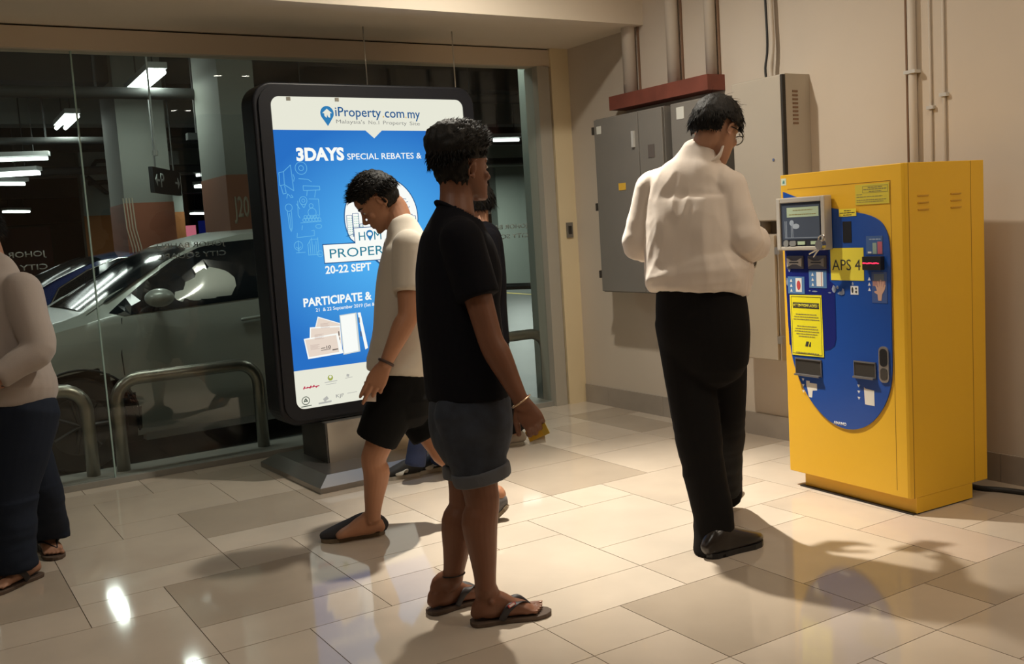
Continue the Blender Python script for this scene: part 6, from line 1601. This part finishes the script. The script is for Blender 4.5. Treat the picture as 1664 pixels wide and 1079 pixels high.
ball(bm_, shN, .076); tube(bm_, [shN, shN.lerp(elN, .15), shN.lerp(elN, .5), elN, elN.lerp(wrN, .5), elN.lerp(wrN, .92)], [.076, .077, .074, .068, .056, .044], n=20, flat1=True)
tube(bm_, [shF+(chest-shF)*.3, shF, shF.lerp(elF, .5), elF, elF.lerp(wrF, .5), elF.lerp(wrF, .92)], [.082, .078, .074, .068, .056, .044], n=20, flat1=True)
me = remesh(bm_, .0075, 4); folds(me, .010, (4, 4, 3), 41, rid=.4); zz = at(22, 640, d0).z
folds(me, .014, (4, 4, 14), 43, rid=.4, mask=lambda c: max(0, 1-abs(c.z-zz-.05)/.12)); put('jersey', me, GRY, T)
JEA = mat('jeans_navy', (0.014, 0.019, 0.032), rough=.9, spec=.2, bump=.06, bscale=200)
bm_ = B()
torso(bm_, [(at(24, 628, d0), .165, .12), (at(28, 660, d0), .190, .145), (at(34, 700, d0), .18, .145)], rD, flat=(True, False))
tube(bm_, [hipN, hipN.lerp(knN, .5), knN, knN.lerp(anN, .6), anN+UP*.02, anN-UP*.03], [(.115, .12), (.105, .11), (.090, .092), (.080, .085), (.078, .088), (.080, .09)], ref=rD, n=22, flat1=True)
tube(bm_, [hipF, hipF.lerp(knF, .5), knF, knF.lerp(anF, .6), anF+UP*.02, anF-UP*.02], [(.115, .12), (.105, .11), (.090, .092), (.078, .082), (.070, .08), (.070, .08)], ref=rD, n=22, flat1=True)
me = remesh(bm_, .0075, 4); folds(me, .012, (4.5, 4.5, 2), 46, rid=.5)
folds(me, .010, (4, 4, 15), 47, rid=.4, mask=lambda c: 1.0 if c.z < .35 else .2); put('jeans', me, JEA, T)
flipflop(T, h1, t1, .92, 1); flipflop(T, h2, t2, .92, -1)

# ---------------------------------------------------------------- child in jeans and checked shoes, mostly hidden
d0 = 5.38
T = person('small person in blue jeans and black and white sneakers behind the man in black', at_z(690, 770, 0))
fE = (-HX*.95-HZ*.1).normalized(); rE = fE.cross(UP)
sc_ = .80
def E_(px_, py_, dd=0): return at(px_, py_, d0+dd)
hd = E_(722, 418); HM = frame(fE, UP)
neckb = E_(728, 458); chest = E_(726, 500); waist = E_(722, 560); pelv = E_(716, 600)
bm_ = B(); add_head(bm_, hd, HM, .86)
tube(bm_, [hd + HM @ V((0, -.03, -.03)), neckb], [.042, .048], n=16)
torso(bm_, [(pelv, .11, .08), (waist, .10, .075), (chest, .11, .08), (neckb-UP*.03, .09, .05), (neckb, .045, .045)], rE)
shN, shF = E_(730, 475, -.12), E_(728, 475, .12); elN, elF = E_(738, 535, -.15), E_(735, 535, .15); wrN, wrF = E_(722, 585, -.16), E_(722, 585, .16)
arm(bm_, shN, elN, wrN, .78); arm(bm_, shF, elF, wrF, .78)
add_hand(bm_, wrN, V((0, 0, -1))+fE*.2, rE*1, fE, [(20, 25, 15)]*4, .78); add_hand(bm_, wrF, V((0, 0, -1))+fE*.2, rE*-1, fE, [(20, 25, 15)]*4, .78)
hipN, hipF = E_(714, 612, -.07), E_(716, 612, .07); knN, knF = E_(688, 680, -.06), E_(716, 684, .08); anN, anF = E_(674, 752, -.05), E_(716, 748, .14)
leg(bm_, hipN, knN, anN, .8, -fE); leg(bm_, hipF, knF, anF, .8, -fE)
put('body', remesh(bm_, .006, 2), SKB, T); face_parts(T, hd, HM, .86)
add_hair('hair', T, hd, HM, .86, lambda d: not (d.y > .5 and d.z < .5) and d.z > -.5, lambda d: .014, lambda d: (d.x*.3, -.2, -1), 500, .03, 51)
bm_ = B(); torso(bm_, [(E_(717, 612), .145, .105), (waist, .135, .10), (chest, .14, .10), (E_(728, 472), .125, .075), (neckb, .055, .052)], rE, flat=(True, False))
for a, b_, c in ((shN, elN, wrN), (shF, elF, wrF)): tube(bm_, [a, a.lerp(b_, .5), b_, b_.lerp(c, .85)], [.058, .054, .048, .038], n=16, flat1=True)
me = remesh(bm_, .009, 3); put('top', me, TEE, T)
bm_ = B(); torso(bm_, [(E_(717, 590), .125, .09), (E_(715, 622), .135, .105)], rE, flat=(True, False))
for a, b_, c in ((hipN, knN, anN), (hipF, knF, anF)): tube(bm_, [a, a.lerp(b_, .5), b_, b_.lerp(c, .6), c - UP*.012], [.078, .070, .062, .054, .056], n=18, flat1=True)
JEB = mat('jeans_blue', (0.018, 0.030, 0.085), rough=.85, bump=.06, bscale=200)
me = remesh(bm_, .008, 3); folds(me, .006, (6, 6, 12), 55, rid=.4); put('jeans', me, JEB, T)
SNB = mat('sneaker_black', (0.02, 0.02, 0.02), rough=.7); SNW = mat('sneaker_white', (0.55, 0.52, 0.45), rough=.6)
for hx0, hy0, tx0, ty0 in ((683, 772, 640, 778), (726, 761, 688, 768)):
    h_ = at_z(hx0, hy0, 0); dd = (at_z(tx0, ty0, 0)-h_).normalized()
    up_, W = shoe(T, h_, h_+dd*.215, SNB, mat('sneaker_sole', (0.42, 0.38, 0.32), rough=.6), .85, low=.07, name='sneaker', sole_h=.02)
    b2 = B(); tube(b2, [W(-.030, .36, .038), W(-.033, .50, .040), W(-.036, .66, .034)], [(.022, .006), (.024, .006), (.014, .006)], ref=dd, n=12); obj('white_panel', b2, SNW, up_, world=True, smooth=True)
    b2 = B(); tube(b2, [W(.030, .36, .038), W(.033, .50, .040), W(.036, .66, .034)], [(.022, .006), (.024, .006), (.014, .006)], ref=dd, n=12); obj('white_panel', b2, SNW, up_, world=True, smooth=True)
    for q in range(4):
        b2 = B(); tube(b2, [W(-.022, .42+q*.06, .058-q*.003), W(0, .42+q*.06, .066-q*.003), W(.022, .42+q*.06, .058-q*.003)], [.003]*3, n=6); obj('lace', b2, SNW, up_, world=True)

# ---------------------------------------------------------------- woman in black standing further back, mostly hidden
d0 = 5.86
T = person('person in black with pale shoes standing near the glass behind the man in black', at_z(815, 722, 0))
fF = (-HX*.9-HZ*.3).normalized(); rF = fF.cross(UP)
def E_(px_, py_, dd=0): return at(px_, py_, d0+dd)
hd = E_(772, 328); HM = frame(fF, UP)
neckb = E_(780, 370); chest = E_(788, 420); waist = E_(790, 490); pelv = E_(794, 545)
bm_ = B(); add_head(bm_, hd, HM, .94)
tube(bm_, [hd + HM @ V((0, -.03, -.03)), neckb], [.046, .052], n=16)
torso(bm_, [(pelv, .13, .09), (waist, .11, .08), (chest, .125, .09), (neckb-UP*.04, .115, .06), (neckb, .05, .05)], rF)
shN, shF = E_(792, 385, -.14), E_(790, 385, .10); elN, elF = E_(800, 455, -.17), E_(797, 455, .12); wrN, wrF = E_(786, 510, -.2), E_(784, 510, .13)
arm(bm_, shN, elN, wrN, .9); arm(bm_, shF, elF, wrF, .9)
add_hand(bm_, wrN, V((0, 0, -1))+fF*.3, rF, fF, [(20, 25, 15)]*4, .88); add_hand(bm_, wrF, V((0, 0, -1))+fF*.3, rF*-1, fF, [(20, 25, 15)]*4, .88)
hipN, hipF = E_(790, 556, -.08), E_(797, 556, .08); knN, knF = E_(786, 628, -.08), E_(818, 630, .09); anN, anF = E_(796, 706, -.07), E_(838, 700, .20)
leg(bm_, hipN, knN, anN, .9, -fF); leg(bm_, hipF, knF, anF, .9, -fF)
put('body', remesh(bm_, .006, 2), SKD, T); face_parts(T, hd, HM, .94)
add_hair('hair', T, hd, HM, .94, lambda d: not (d.y > .5 and d.z < .5) and d.z > -.7, lambda d: .016, lambda d: (d.x*.3, -.2, -1), 700, .05, 61)
bm_ = B(); torso(bm_, [(E_(794, 560), .165, .115), (waist, .155, .115), (chest, .150, .11), (E_(787, 385), .145, .085), (neckb, .062, .058)], rF, flat=(True, False))
for a, b_, c in ((shN, elN, wrN), (shF, elF, wrF)): tube(bm_, [a, a.lerp(b_, .5), b_, b_.lerp(c, .85)], [.066, .062, .056, .044], n=16, flat1=True)
me = remesh(bm_, .009, 3); folds(me, .008, (5, 5, 3), 63, rid=.4); put('top', me, TEE, T)
bm_ = B(); torso(bm_, [(E_(793, 540), .145, .10), (E_(795, 572), .155, .115)], rF, flat=(True, False))
for a, b_, c in ((hipN, knN, anN), (hipF, knF, anF)): tube(bm_, [a, a.lerp(b_, .5), b_, b_.lerp(c, .6), c+UP*.01], [.090, .082, .068, .058, .062], n=18, flat1=True)
me = remesh(bm_, .008, 3); folds(me, .006, (6, 6, 6), 65, rid=.4); put('trousers', me, TRO, T)
PSH = mat('shoe_pale', (0.33, 0.28, 0.23), rough=.7)
for hx0, hy0 in ((812, 730), (852, 721)):
    h_ = at_z(hx0, hy0, 0); shoe(T, h_, h_+fF*.235, PSH, mat('pale_sole', (0.30, 0.27, 0.22), rough=.6), .92, low=.08, name='shoe', sole_h=.02)
